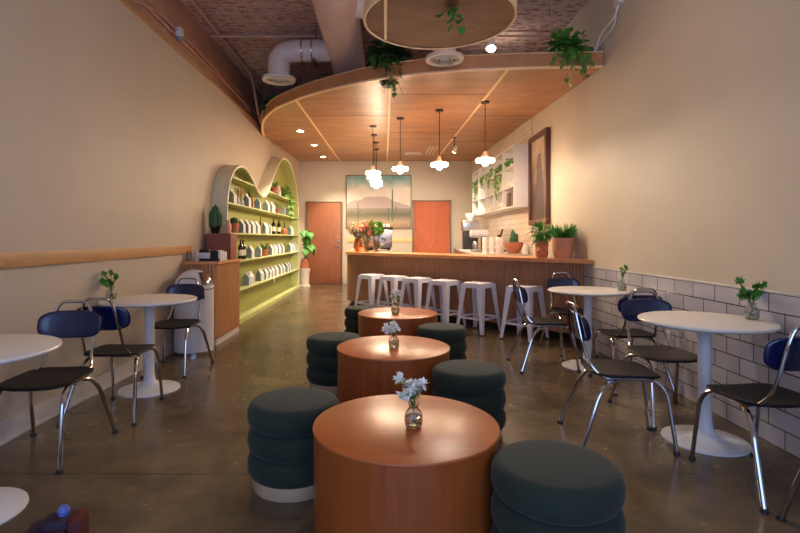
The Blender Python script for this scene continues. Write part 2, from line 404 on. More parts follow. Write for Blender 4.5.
bm = B(); add_prism(bm, ed+[(-2.33, YB-.01), (2.35, YB-.01)], 0, .02, cz); obj('plywood_panel', bm, 'ply', cn, smooth=0)
def band(bm, path, off0, off1, z0, z1, zf):
    # strip following path with horizontal thickness
    V = []
    for i, (x, y) in enumerate(path):
        a = Vector(path[max(i-1, 0)]); b_ = Vector(path[min(i+1, len(path)-1)]); t = (b_-a).normalized(); nn = Vector((t.y, -t.x))
        V.append([bm.verts.new((x+nn.x*o, y+nn.y*o, z+zf(x, y))) for o, z in ((off0, z0), (off1, z0), (off1, z1), (off0, z1))])
    for a, b_ in zip(V, V[1:]):
        for k in range(4):
            l = (k+1) % 4; bm.faces.new((a[k], a[l], b_[l], b_[k]))
    bm.faces.new(V[0]); bm.faces.new(V[-1][::-1])
bm = B(); band(bm, ed, -.02, .0, 0, .15, cz); obj('fascia', bm, 'ply_edge', cn, smooth=50)
bm = B(); band(bm, ed, -.03, .008, -.012, .006, cz); band(bm, ed, -.03, .006, .15, .158, cz); obj('edge_trim', bm, 'ply_strip', cn, smooth=50)
def edge_y(x):
    for (x1, y1), (x0, y0) in zip(ed, ed[1:]):
        if x0 <= x <= x1: return y0+(y1-y0)*(x-x0)/(x1-x0)
    return 9
for x in (-1.22, .06, 1.35):
    bm = B(); y0 = edge_y(x)+.04
    add_prism(bm, [(x-.018, y0), (x+.018, y0), (x+.018, YB-.02), (x-.018, YB-.02)], -.006, .001, cz); obj('seam_strip', bm, 'ply_strip', cn)
for x0, x1, ys in ((-2.3, -1.24, (10.3, 12.4)), (-1.2, .045, (7.85, 10.3, 12.4)), (.075, 1.335, (6.55, 9.3, 11.8)), (1.365, 2.34, (7.85, 10.3, 12.4))):
    for y in ys:
        bm = B(); add_prism(bm, [(x0, y-.008), (x1, y-.008), (x1, y+.008), (x0, y+.008)], -.002, .001, cz); obj('panel_seam', bm, 'seam', cn)
bm = B()
for x, y in ((-1.3, 8), (0, 7), (1.5, 7), (-1.5, 12), (0, 12), (1.8, 12), (1.9, 5.7)): add_tube(bm, [(x, y, cz(x, y)+.02), (x, y, ZD)], .006, 6)
obj('hanger_rod', bm, 'pipe', cn)

dz = 3.07
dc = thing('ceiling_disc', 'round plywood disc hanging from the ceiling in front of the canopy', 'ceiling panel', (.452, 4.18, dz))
bm = B(); add_lathe(bm, [(0, 0), (.615, 0), (.615, .02), (0, .02)], 72); obj('plywood_panel', bm, 'ply_shaded', dc)
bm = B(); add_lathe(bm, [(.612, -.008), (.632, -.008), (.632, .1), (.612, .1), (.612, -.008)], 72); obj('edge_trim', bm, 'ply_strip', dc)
bm = B(); add_box(bm, -.46, -.436, -.40, .40, -.006, .001); obj('seam_strip', bm, 'ply_strip', dc)
bm = B()
for k in range(3): add_tube(bm, [(.4*math.cos(k*2.1), .4*math.sin(k*2.1), .02), (.4*math.cos(k*2.1), .4*math.sin(k*2.1), ZD-dz)], .006, 6)
obj('hanger_rod', bm, 'pipe', dc)

# ducts
dt = thing('spiral_duct', 'large round spiral-seamed air duct with a bent branch and round diffuser', 'duct', (0, 0, 0))
dx, dzz = -.515, 3.70
bm = B(); prof = []
k = 0; y = YF+.05
while y < 13.4:
    prof += [(.231, y), (.231, y+.075), (.2332, y+.08), (.231, y+.085)]; y += .1
add_lathe(bm, [(0, YF+.05)]+prof+[(0, 13.45)], 36, (dx, 0, dzz), Matrix.Rotation(-PI/2, 4, 'X')); obj('duct_pipe', bm, 'spiral_duct', dt, smooth=25)
def diffuser(parent, x, y, z, r=.22):
    bm = B(); add_lathe(bm, [(.12, .06), (r*.98, .035), (r, .015), (r*.96, 0), (r*.78, .004), (r*.74, .02), (.12, .045)], 40, (x, y, z)); obj('diffuser_rim', bm, 'vent_white', parent)
    bm = B()
    for a in (.72, .52, .32): add_lathe(bm, [(r*a, .03), (r*(a-.1), -.002), (r*(a-.14), -.002), (r*(a-.04), .032), (r*a, .03)], 32, (x, y, z))
    add_lathe(bm, [(0, .0), (r*.1, 0), (r*.1, .03), (0, .03)], 24, (x, y, z)); obj('diffuser_ring', bm, 'vent_white', parent)
    bm = B(); add_lathe(bm, [(0, .035), (r*.75, .035), (r*.75, .045), (0, .045)], 24, (x, y, z)); obj('diffuser_throat', bm, 'vent_dark', parent)
bm = B(); add_tube(bm, fillet([(dx-.18, 6.55, 3.70), (-1.39, 6.55, 3.70), (-1.39, 6.55, 3.34)], .26, 8), .14, 24); obj('branch_pipe', bm, 'duct_white', dt)
bm = B()
for x in (-.95, -1.08): add_lathe(bm, [(.14, -.012), (.147, -.008), (.147, .008), (.14, .012)], 24, (x, 6.55, 3.70), Matrix.Rotation(PI/2, 4, 'Y'))
add_box(bm, -.92, -.9, 6.39, 6.71, 3.54, 3.56); add_tube(bm, [(-.91, 6.55, 3.84), (-.91, 6.55, ZD)], .01, 6); obj('pipe_strap', bm, 'steel', dt)
diffuser(dt, -1.39, 6.55, 3.31)
dt2 = thing('ceiling_diffuser', 'round white air diffuser between the plywood disc and the canopy', 'air vent', (0, 0, 0))
bm = B(); add_tube(bm, fillet([(dx+.2, 5.3, 3.70), (.63, 5.3, 3.70), (.63, 5.3, 3.18)], .2, 6), .12, 20); obj('neck_pipe', bm, 'duct_white', dt2)
diffuser(dt2, .63, 5.3, 3.13, .205)

# conduits and netting
bm = B(); add_tube(bm, fillet([(-2.2, YF, 3.95), (-2.2, 8.25, 3.95), (-2.2, 8.6, 3.5), (-2.28, 9.2, 3.36)], .15), .024, 8); tag(obj('sprinkler_pipe', bm, 'pipe'), 'mauve pipe along the left edge of the ceiling, bending down at the canopy', 'pipe')
bm = B(); add_tube(bm, [(XL, YF, 3.52), (XL, 9.3, 3.52)], .013, 8); tag(obj('conduit', bm, 'pipe'), 'thin straight conduit low along the upper left wall', 'conduit')
bm = B(); add_tube(bm, fillet([(-2.31, 4.6, 3.44), (-2.31, 5.1, 3.56), (-2.31, 6.5, 3.56), (-2.31, 8.6, 3.42)], .2), .009, 8); tag(obj('cable', bm, 'pipe'), 'sagging cable above the thin conduit on the upper left wall', 'cable')
bm = B(); add_tube(bm, [(XL, 6.67, 3.94), (XR, 6.67, 3.94)], .02, 8); tag(obj('cross_pipe', bm, 'pipe'), 'pale pipe crossing the whole ceiling from side to side', 'pipe')
bm = B()
for i in range(16): add_tube(bm, [(-2.15+i*.085, 4.9, 3.965), (-2.15+i*.085, 7.3, 3.965)], .0028, 4)
for i in range(21): add_tube(bm, [(-2.3, 4.95+i*.115, 3.968), (-.82, 4.95+i*.115, 3.968)], .0028, 4)
tag(obj('wire_netting', bm, 'pipe', smooth=0), 'square wire netting under the left ceiling deck', 'netting')
jb = thing('wall_sensor', 'small white sensor box high on the upper left wall', 'sensor', (-2.33, 5.6, 3.48))
bm = B(); add_box(bm, 0, .06, -.05, .05, .02, .12, .01); obj('housing', bm, 'white_laminate', jb)
bm = B(); add_lathe(bm, [(0, -.03), (.03, -.02), (.04, .02), (0, .02)], 16, (.03, 0, 0)); obj('lens', bm, 'carton_grey', jb)
jb = thing('junction_box', 'white junction box with looping cables high on the right wall', 'junction box', (XR, 5.0, 3.58))
bm = B(); add_box(bm, -.05, 0, -.06, .06, 0, .16, .006); obj('housing', bm, 'white_laminate', jb)
bm = B(); add_tube(bm, fillet([(-.02, 0, 0), (-.05, .05, -.12), (-.06, .3, -.14), (-.06, .5, -.3)], .1), .01, 8)
add_tube(bm, fillet([(-.03, .03, 0), (-.03, .06, -.18), (-.04, .35, -.22), (-.04, .6, -.33)], .1), .008, 8); obj('cable', bm, 'white_laminate', jb)
bm = B(); add_box(bm, 2.22, 2.34, 5.62, 5.78, 3.16, 3.4, .01); tag(obj('wall_speaker', bm, 'black_metal'), 'small dark speaker on top of the canopy at the right wall', 'speaker')

# linear slots in canopy
def slot_vent(name, lab, x0, x1, y0, y1, m='vent_white'):
    bm = B(); add_prism(bm, [(x0, y0), (x1, y0), (x1, y1), (x0, y1)], -.012, .0, cz); tag(obj(name, bm, m), lab, 'air vent')
slot_vent('ceiling_vent', 'white rectangular vent plate flush in the canopy near the back', .48, .88, 11.9, 12.25)
g = thing('slot_vent', 'three-slot white linear vent in the canopy beside the rectangular plate', 'air vent', (0, 0, 0))
for i in range(3):
    bm = B(); x = .98+i*.08; add_prism(bm, [(x, 11.0), (x+.03, 11.0), (x+.03, 12.2), (x, 12.2)], -.012, .0, cz); obj('slot', bm, 'vent_white', g)

def lamp(kind, name, loc, power, col, size=.12, rot=None, spot=None, blend=.6):
    l = bpy.data.lights.new(name, kind); l.energy = power; l.color = col
    if kind in ('POINT', 'SPOT'): l.shadow_soft_size = size
    if kind == 'SPOT': l.spot_size = R(spot); l.spot_blend = blend
    o = bpy.data.objects.new(name, l); C.objects.link(o); o.location = loc
    if rot is not None:
        d_ = Vector(rot)-Vector(loc); o.rotation_euler = d_.to_track_quat('-Z', 'Y').to_euler()
    return o

# pendants
pend = [(1.39, 6.94), (.812, 7.45), (.245, 8.02), (-.208, 8.68), (-.21, 9.53), (-.19, 10.42), (-.19, 11.36)]
plab = ['nearest pendant lamp, rightmost over the bar', 'pendant lamp second from the right over the bar', 'pendant lamp third from the right over the bar',
        'pendant lamp over the corner of the bar, in front of the painting', 'second lamp of the row running back behind the corner pendant', 'third lamp of the row running back behind the corner pendant', 'farthest pendant lamp of the row near the back wall']
P0 = thing('pendant_lamp', plab[0], 'lamp', (pend[0][0], pend[0][1], 2.30), 0, 'pendant lamps over the bar')
ch = cz(*pend[0])-2.30
bm = B(); add_lathe(bm, [(0, 0), (.06, 0), (.06, -.022), (0, -.022)], 24, (0, 0, ch)); obj('ceiling_rose', bm, 'black_metal', P0)
bm = B(); add_tube(bm, [(0, 0, .13), (0, 0, ch-.02)], .005, 6); obj('cord', bm, 'black_metal', P0)
bm = B(); add_lathe(bm, [(0, .15), (.022, .15), (.03, .1), (.045, .085), (.045, .052), (0, .052)], 24); obj('socket', bm, 'pendant_neck', P0)
bm = B(); add_lathe(bm, [(0, .052), (.06, .055), (.125, .05), (.132, .03), (.125, .004), (.12, .004), (.124, .03), (.118, .044), (.05, .046), (0, .044)], 36); obj('lamp_shade', bm, 'shade_glass', P0)
bm = B(); add_lathe(bm, [(0, -.05), (.03, -.042), (.045, -.012), (.03, .02), (.018, .043), (0, .043)], 20); obj('bulb', bm, 'bulb', P0)
for (x, y), lb in list(zip(pend, plab))[1:]: dup(P0, (x, y, 2.30+cz(x, y)-cz(*pend[0])), 0, lb)
# recessed lights in the left of canopy
slab = ['nearest recessed round downlight over the green shelf unit', 'middle recessed round downlight over the green shelf unit', 'farthest recessed round downlight near the back door']
for (x, y), lb in zip(((-1.55, 9.15), (-1.53, 10.8), (-1.57, 12.7)), slab):
    q = thing('downlight', lb, 'light', (x, y, cz(x, y)), 0, 'recessed downlights in the canopy')
    bm = B(); add_lathe(bm, [(.055, -.001), (.075, -.006), (.08, .0), (.055, .001)], 24); obj('bezel', bm, 'vent_white', q)
    bm = B(); add_lathe(bm, [(0, -.004), (.055, -.004), (.055, .001), (0, .001)], 24); obj('lens', bm, 'spot_face', q)
    lamp('SPOT', 'downlight_beam', (x, y, cz(x, y)-.02), 260, (1, .86, .64), .05, (x+.7, y, 0), 100)
def spotlight(lab, x, y, z, aim, mount_z, power, colm, col):
    q = thing('spotlight', lab, 'spotlight', (x, y, z)); d_ = (Vector(aim)-Vector((x, y, z))).normalized(); ax = d_.to_track_quat('-Z', 'Y').to_matrix().to_4x4()
    bm = B(); add_lathe(bm, [(0, .12), (.03, .12), (.035, .1), (.045, 0), (.05, -.005), (.045, -.008)], 20, (0, 0, 0), ax); obj('head', bm, 'vent_white', q)
    bm = B(); add_lathe(bm, [(0, -.004), (.044, -.004), (.044, -.012), (0, -.016)], 20, (0, 0, 0), ax); obj('lens', bm, colm, q)
    bm = B(); add_tube(bm, [(0, 0, .1), (0, 0, mount_z-z)], .008, 6); add_lathe(bm, [(0, 0), (.04, 0), (.04, -.015), (0, -.015)], 16, (0, 0, mount_z-z)); obj('stem', bm, 'black_metal', q)
    lamp('SPOT', 'spotlight_beam', tuple(Vector((x, y, z))+d_*.03), power, col, .12, aim, 110, .8)
spotlight('bright spotlight under the canopy between the two right-hand pendants', 1.36, 9.8, 2.95, (.3, 12.4, .2), cz(1.36, 9.8), 420, 'spot_face', (1, .88, .72))
spotlight('bright spotlight between the plywood disc and the canopy edge', 1.06, 5.0, 3.15, (.9, 3.6, 0), ZD, 90, 'spot_face_cool', (1, .86, .7))

# ------------------------------------------------------------------ foliage
def leaf(bm, p, d_, up, L, W, droop=.3):
    d_ = Vector(d_).normalized(); s = d_.cross(Vector(up))
    if s.length < 1e-3: s = Vector((1, 0, 0))
    s.normalize(); n_ = s.cross(d_)
    p = Vector(p)
    q = [p, p+d_*L*.25+s*W*.5-n_*L*.02, p+d_*L*.25-s*W*.5-n_*L*.02, p+d_*L*.6+s*W*.38-n_*L*droop*.4, p+d_*L*.6-s*W*.38-n_*L*droop*.4, p+d_*L*.95-n_*L*droop, p+d_*L*.28+n_*W*-.08, p+d_*L*.62-n_*(L*droop*.4+W*.08)]
    v = [bm.verts.new(x) for x in q]
    for f in ((0, 1, 6), (0, 6, 2), (1, 3, 7, 6), (6, 7, 4, 2), (3, 5, 7), (7, 5, 4)): bm.faces.new([v[i] for i in f])
def bush(bm, c, r, n, L, W, flat=1.0, rg=rnd, down=0):
    for i in range(n):
        d_ = Vector((rg.gauss(0, 1), rg.gauss(0, 1), rg.gauss(.2, .8)-down)).normalized()
        p = Vector(c)+Vector((d_.x*r[0], d_.y*r[1], d_.z*r[2]))*rg.uniform(.25, .95)
        leaf(bm, p, d_+Vector((rg.uniform(-.5, .5), rg.uniform(-.5, .5), -.2)), (rg.uniform(-.3, .3), rg.uniform(-.3, .3), 1), L*rg.uniform(.7, 1.2), W*rg.uniform(.7, 1.2), rg.uniform(.1, .5))
def vine(bmS, bmL, p, length, L, W, drift=(0, 0), rg=rnd, per=.045):
    pts = [Vector(p)]; n_ = max(3, int(length/.05))
    dr = Vector((drift[0], drift[1], 0))
    for i in range(n_): pts.append(pts[-1]+Vector((rg.uniform(-.014, .014), rg.uniform(-.014, .014), -.05))+dr*.05)
    add_tube(bmS, pts, .0022, 5)
    for i in range(int(length/per)):
        t = i*per/.05; k = min(int(t), n_-1); q = pts[k].lerp(pts[k+1], t-k); a = rg.uniform(0, 2*PI)
        leaf(bmL, q, (math.cos(a), math.sin(a), -.6), (0, 0, 1), L*rg.uniform(.7, 1.2), W*rg.uniform(.7, 1.2), .35)
def trailing(name, lab, loc, rb, nb, vines, L, W, m='leaf', pot=None, potm='terracotta'):
    t = thing(name, lab, 'plant', loc)
    if pot:
        r_, h_ = pot; bm = B(); add_lathe(bm, [(0, 0), (r_*.8, 0), (r_, h_), (r_*.9, h_), (r_*.72, .015), (0, .015)], 24); obj('pot', bm, potm, t)
        z0 = h_
    else: z0 = 0
    bl = B(); bs = B()
    bush(bl, (0, 0, z0+rb[2]*.4), rb, nb, L, W)
    add_tube(bs, [(0, 0, z0*.4), (0, 0, z0+.04)], .004, 5)
    for (x, y, ln, dx_, dy_) in vines: vine(bs, bl, (x, y, z0+.02), ln, L, W, (dx_, dy_))
    obj('foliage', bl, m, t, smooth=60); obj('stem', bs, 'stem', t)
    return t
# canopy plants
ct = cz(-2.0, 8.0)+.02
trailing('trailing_plant', 'dark leafy plant on the canopy at the left wall, under the bent duct', (-1.80, 8.02, cz(0, 8.02)+.021), (.2, .14, .12), 110, [(-.1, -.1, .12, 0, -.3), (.1, -.2, .15, 0, -.1)], .11, .08, 'leaf_dark', (.09, .12))
pp = thing('trailing_plant', 'bushy dark trailing plant hanging through a hole in the canopy edge behind the duct', 'plant', (.04, 6.0, cz(0, 6)))
bm = B(); add_lathe(bm, [(0, -.05), (.075, -.05), (.085, .02), (.11, .2), (.1, .2), (.07, 0), (0, 0)], 24); obj('pot', bm, 'vent_dark', pp)
bm = B(); add_lathe(bm, [(.08, -.006), (.11, -.012), (.11, .0), (.08, 0)], 24); obj('hole_collar', bm, 'black_metal', pp)
bl = B(); bs = B(); bush(bl, (0, -.1, .27), (.25, .2, .2), 420, .09, .07)
for a in range(9): vine(bs, bl, (-.2+a*.05, -.27, .22), rnd.uniform(.08, .3), .09, .065)
obj('foliage', bl, 'leaf_dark', pp, smooth=60)
for a in ((.04, -.13, .3, .3), (.09, -.1, .14, .6), (-.02, -.12, .12, -.2)): vine(bs, bl2 := B(), (a[0], a[1], -.02), a[2]*.6, .075, .06, (a[3], 0)); obj('foliage', bl2, 'leaf', pp, smooth=60)
obj('stem', bs, 'stem', pp)
trailing('trailing_plant', 'bright green trailing plant spilling over the right end of the canopy', (1.99, 5.48, cz(0, 5.5)+.021), (.22, .19, .19), 420,
         [(-.12, -.2, .26, 0, 0), (0, -.2, .3, 0, 0), (.1, -.2, .3, 0, 0), (-.18, -.18, .22, -.1, 0), (.17, -.18, .24, .1, 0), (.05, -.2, .38, .1, 0), (.0, -.2, .42, -.1, 0), (.12, -.2, .34, .2, 0)], .075, .055, 'leaf', (.09, .12))
pp = thing('trailing_plant', 'small ivy hanging through the plywood disc', 'plant', (.52, 3.95, dz))
bm = B(); add_lathe(bm, [(0, .02), (.06, .02), (.08, .14), (.07, .14), (.05, .03), (0, .03)], 20); obj('pot', bm, 'terracotta', pp)
bl = B(); bs = B()
for a in ((0, 0, .24, .0), (.02, 0, .14, .9), (-.02, 0, .12, -1.2), (.01, .03, .1, 1.6), (.03, 0, .22, .3)): vine(bs, bl, (a[0], a[1], 0), a[2], .085, .07, (a[3], 0))
bush(bl, (0, 0, .17), (.08, .08, .05), 30, .06, .05)
obj('foliage', bl, 'leaf', pp, smooth=60); obj('stem', bs, 'rope', pp)

# ------------------------------------------------------------------ furniture prototypes
def table(label, x, y):
    t = thing('cafe_table', label, 'table', (x, y, 0), 0, 'white round pedestal tables along the walls')
    bm = B(); add_lathe(bm, [(0, .748), (.358, .748), (.368, .744), (.372, .736), (.368, .728), (.34, .718), (0, .715)], 64); obj('tabletop', bm, 'white_laminate', t)
    bm = B(); add_lathe(bm, [(0, .716), (.05, .716), (.045, .70), (.038, .66), (.036, .3), (.038, .14), (.046, .08), (.065, .05), (.11, .03), (.15, .026), (.0, .02)], 40); obj('pedestal', bm, 'white_metal', t)
    bm = B(); add_lathe(bm, [(0, .03), (.15, .026), (.22, .014), (.236, .008), (.238, 0), (0, 0)], 56); obj('base', bm, 'white_metal', t)
    return t
T0 = table('nearest white round table on the left, cut off by the picture edge', -1.90, 2.26)
dup(T0, (-1.95, 4.14, 0), 0, 'white round table on the left wall with a green sprig vase, before the bin')
dup(T0, (1.975, 3.09, 0), 0, 'nearer white round table against the right tiled wall')
dup(T0, (1.975, 4.87, 0), 0, 'farther white round table against the right tiled wall, before the bar')

def make_chair(label):
    t = thing('chair', label, 'chair', (0, 0, 0), 0, 'navy and chrome chairs at the white tables')
    bm = B(); add_pad(bm, .205, .205, .016, 4.0, fn=lambda x, y: (x*(-.12*(y+.2)), -.015, .432+.25*x*x+(.9*max(0, y-.08)**2 if y > .08 else 0)-(1.2*max(0, -y-.14)**2)))
    obj('seat', bm, 'seat_dark', t)
    bm = B(); add_pad(bm, .19, .085, .02, 3.2, fn=lambda x, y: (0, 0, 0))
    for v in bm.verts:
        x, y, z = v.co; v.co = (x, .238-.5*x*x*1.6+y*.16-z, .708+y)
    obj('backrest', bm, 'navy', t)
    bm = B()
    path = fillet([(.165, -.05, .425), (.165, .13, .425), (.135, .195, .50), (.13, .235, .62), (.115, .256, .74), (.085, .272, .845), (-.085, .272, .845), (-.115, .256, .74), (-.13, .235, .62), (-.135, .195, .50), (-.165, .13, .425), (-.165, -.05, .425)], .045, 5)
    add_tube(bm, path, .0095, 10); obj('back_frame', bm, 'chrome', t)
    for s in (-1, 1):
        bm = B(); add_tube(bm, fillet([(s*.165, .02, .425), (s*.165, -.16, .425), (s*.178, -.225, .36), (s*.188, -.275, .012)], .06, 6), .0115, 10); l = obj('leg', bm, 'chrome', t)
        bm = B(); add_lathe(bm, [(0, 0), (.018, 0), (.019, .008), (.014, .018), (0, .02)], 14, (s*.189, -.275, 0)); obj('foot', bm, 'rubber', l)
        bm = B(); add_tube(bm, fillet([(s*.155, .03, .412), (s*.172, .10, .40), (s*.2, .16, .33), (s*.245, .275, .012)], .05, 6), .0125, 10); l = obj('leg', bm, 'chrome', t)
        bm = B(); add_lathe(bm, [(0, 0), (.018, 0), (.019, .008), (.014, .018), (0, .02)], 14, (s*.247, .276, 0)); obj('foot', bm, 'rubber', l)
    bm = B(); add_tube(bm, [(-.165, -.1, .42), (.165, -.1, .42)], .008, 8); add_tube(bm, [(-.165, .09, .42), (.165, .09, .42)], .008, 8); obj('crossbar', bm, 'chrome', t)
    return t
ch0 = make_chair('navy-backed chrome chair at the nearest left table, leftmost chair')
ch0.location = (-1.95, 2.915, 0); ch0.rotation_euler = (0, 0, R(6))
for x, y, a, lb in ((-1.92, 3.61, 180, 'navy-backed chair on the near side of the left table with sprig vase'),
                    (-1.98, 4.75, 0, 'navy-backed chrome chair in front of the white dome bin'),
                    (1.95, 2.575, 185, 'dark chair at the right picture edge, near side of the nearer right table'),
                    (1.43, 3.10, 84, 'chrome chair standing side-on at the aisle side of the nearer right table'),
                    (1.95, 3.53, -2, 'chrome chair on the far side of the nearer right table, back to back with another'),
                    (2.06, 4.26, 183, 'chrome chair on near side of farther right table, hidden behind another chair back'),
                    (1.54, 4.87, 90, 'chrome chair side-on at the aisle side of farther right table, by stools'),
                    (2.05, 5.55, 0, 'chrome chair between the farther right table and the bar front'),
                    (1.93, 1.89, -14, 'chair mostly out of the picture at bottom right, only a leg showing')):
    dup(ch0, (x, y, 0), R(a), lb)

# drum tables and ottomans
def drum(label, x, y, h, r):
    t = thing('drum_table', label, 'table', (x, y, 0), 0, 'cherry-wood drum tables in the aisle')
    bm = B(); add_lathe(bm, [(0, 0), (r-.004, 0), (r-.004, h-.012), (0, h-.012)], 96); obj('drum_body', bm, 'cherry', t)
    bm = B(); add_lathe(bm, [(0, h-.012), (r-.002, h-.012), (r, h-.008), (r-.001, h-.002), (r-.005, h), (0, h)], 96); obj('tabletop', bm, 'cherry_top_lit', t)
    return t
drum('nearest and largest-looking cherry-wood drum table', .09, 2.18, .445, .402)
drum('middle cherry-wood drum table of the three in the aisle', .061, 3.64, .462, .41)
drum('farthest cherry-wood drum table of the three, before the bar stools', .130, 5.2, .475, .41)
def cushion(z0, h, r, top=False):
    p = [(0, z0), (r*.86, z0)]
    for k in range(-5, 6):
        a = k/5*PI/2; p.append((r-.045+.045*math.cos(a)**.8 if abs(k) < 5 else r-.045, z0+h/2+h/2*math.sin(a)))
    p += [(r*.6, z0+h+(.004 if top else 0)), (0, z0+h+(.008 if top else 0))]
    return p
OT = thing('ottoman', 'dark green ribbed ottoman on a pale plinth, left of the nearest drum table', 'ottoman', (-.465, 2.565, 0), 0, 'green three-tier ottomans')
bm = B(); add_lathe(bm, [(0, 0), (.205, 0), (.207, .003), (.207, .065), (0, .065)], 64); obj('plinth', bm, 'plinth_wood', OT)
for k in range(3):
    bm = B(); add_lathe(bm, cushion(.06+k*.122, .124, .234, k == 2), 64); obj('cushion', bm, 'velvet', OT, smooth=60)
for x, y, lb in ((.627, 1.84, 'dark green ribbed ottoman in the right foreground, cut off at the bottom'),
                 (.532, 3.19, 'dark green ribbed ottoman right of the middle drum table'),
                 (-.425, 4.2, 'dark green ribbed ottoman left of the middle drum table'),
                 (.53, 4.68, 'dark green ribbed ottoman right of the farthest drum table'),
                 (-.25, 5.95, 'farthest dark green ribbed ottoman, left behind the farthest drum table')):
    dup(OT, (x, y, 0), 0, lb)

# bar stools
ST = thing('bar_stool', 'x', 'stool', (0, 0, 0), 0, 'white metal stools along the bar')
bm = B(); add_pad(bm, .16, .16, .02, 6, fn=lambda x, y: (0, 0, .65-.004*(1-(x/.16)**2)*(1-(y/.16)**2))); obj('seat', bm, 'stool_white', ST)
bm = B()
for s, c in ((.16, .645), (.158, .60)): pass
for k in range(4):
    m4 = Matrix.Rotation(k*PI/2, 4, 'Z')
    vs = [bm.verts.new(m4 @ Vector(p)) for p in ((-.14, -.158, .648), (.14, -.158, .648), (.15, -.168, .595), (-.15, -.168, .595), (-.14, -.15, .648), (.14, -.15, .648), (.15, -.16, .595), (-.15, -.16, .595))]
    for f in ((0, 1, 2, 3), (4, 7, 6, 5), (3, 2, 6, 7), (0, 4, 5, 1), (0, 3, 7, 4), (1, 5, 6, 2)): bm.faces.new([vs[i] for i in f])
obj('apron', bm, 'stool_white', ST)
for k in range(4):
    m4 = Matrix.Rotation(k*PI/2, 4, 'Z'); bm = B()
    # L-section tapering leg at the corner
    top = [(-.16, -.16), (-.075, -.16), (-.075, -.154), (-.154, -.154), (-.154, -.075), (-.16, -.075)]
    bot = [(-.215, -.215), (-.178, -.215), (-.178, -.209), (-.209, -.209), (-.209, -.178), (-.215, -.178)]
    tv = [bm.verts.new(m4 @ Vector((*p, .645))) for p in top]; bv = [bm.verts.new(m4 @ Vector((*p, .012))) for p in bot]
    for i in range(6): j = (i+1) % 6; bm.faces.new((tv[i], tv[j], bv[j], bv[i]))
    bm.faces.new(tv); bm.faces.new(bv[::-1]); l = obj('leg', bm, 'stool_white', ST, smooth=0)
    bm = B(); add_box(bm, -.218, -.186, -.218, -.186, 0, .014, .003, m4); obj('foot', bm, 'rubber', l)
for k in range(4):
    m4 = Matrix.Rotation(k*PI/2, 4, 'Z'); bm = B(); add_box(bm, -.197, .197, -.199, -.193, .19, .215, 0, m4); obj('brace', bm, 'stool_white', ST)
slabs = ['leftmost white metal bar stool, nearest the end of the bar', 'second white metal bar stool from the left end of the bar', 'third white metal bar stool from the left', 'fourth white metal bar stool from the left', 'fifth white metal bar stool from the left', 'rightmost white metal bar stool, beside the side-on chair']
sp_ = [(-.21, 8.12), (.145, 7.80), (.485, 7.45), (.84, 7.05), (1.245, 6.66), (1.73, 6.2)]
ST.location = (*sp_[0], 0); ST.rotation_euler = (0, 0, R(-46)); ST['label'] = slabs[0]
for (x, y), lb in list(zip(sp_, slabs))[1:]: dup(ST, (x, y, 0), R(-46), lb)

# ------------------------------------------------------------------ bar
bar = thing('bar_counter', 'long angled bar with reeded wood front and pale wood top', 'bar', (0, 0, 0))
out = [(2.35, 5.63), (-.46, 8.70)]+[(-.60, 8.88), (-.69, 9.05), (-.735, 9.25), (-.74, 9.45), (-.74, 12.4)]
inn = [(-.10, 12.4), (-.10, 9.35), (2.35, 6.55)]
bm = B(); add_prism(bm, out+inn, .955, 1.0); obj('countertop', bm, 'bar_top', bar)
body = [(2.345, 5.90), (-.40, 8.90), (-.55, 9.06), (-.65, 9.2), (-.69, 9.35), (-.70, 9.5), (-.70, 12.35)]
binn = [(-.2, 12.35), (-.2, 9.4), (2.345, 6.5)]
bm = B(); add_prism(bm, body+binn, .1, .955); obj('carcass', bm, 'seam', bar)
bm = B(); kb = [(x+.05, y+.05) for x, y in body]; kb[0] = (2.345, 5.97); add_prism(bm, kb+[(-.25, 12.3), (-.25, 9.45), (2.345, 6.45)], 0, .1); obj('toe_kick', bm, 'black_metal', bar)
def reeded(bm, path, z0, z1, step, depth):
    pts = []
    P = [Vector(p) for p in path]
    for a, b_ in zip(P, P[1:]):
        d_ = b_-a; n_ = max(1, round(d_.length/step)); nn = Vector((d_.y, -d_.x)).normalized()*-1
        for i in range(n_):
            for t, h_ in ((0, 0), (.12, .7), (.35, 1), (.65, 1), (.88, .7)):
                q = a+d_*((i+t)/n_)+nn*depth*h_; pts.append(q)
    pts.append(P[-1])
    lo = [bm.verts.new((p.x, p.y, z0)) for p in pts]; hi = [bm.verts.new((p.x, p.y, z1)) for p in pts]
    for i in range(len(pts)-1): bm.faces.new((lo[i], lo[i+1], hi[i+1], hi[i]))
bm = B(); reeded(bm, [(x, y) for x, y in body], .1, .955, .042, .02)
for v in bm.verts: pass
obj('reeded_front', bm, 'reed_wood', bar, smooth=0)

# back counter
bc = thing('back_counter', 'service counter along the tiled wall behind the bar', 'counter', (0, 0, 0))
bm = B(); add_prism(bm, [(1.42, 8.0), (2.34, 8.0), (2.34, 13.5), (1.85, 13.5)], .955, .99); obj('countertop', bm, 'marble', bc)
bm = B(); add_prism(bm, [(1.47, 8.05), (2.34, 8.05), (2.34, 13.5), (1.9, 13.5)], 0, .955); obj('carcass', bm, 'cab_wood', bc)

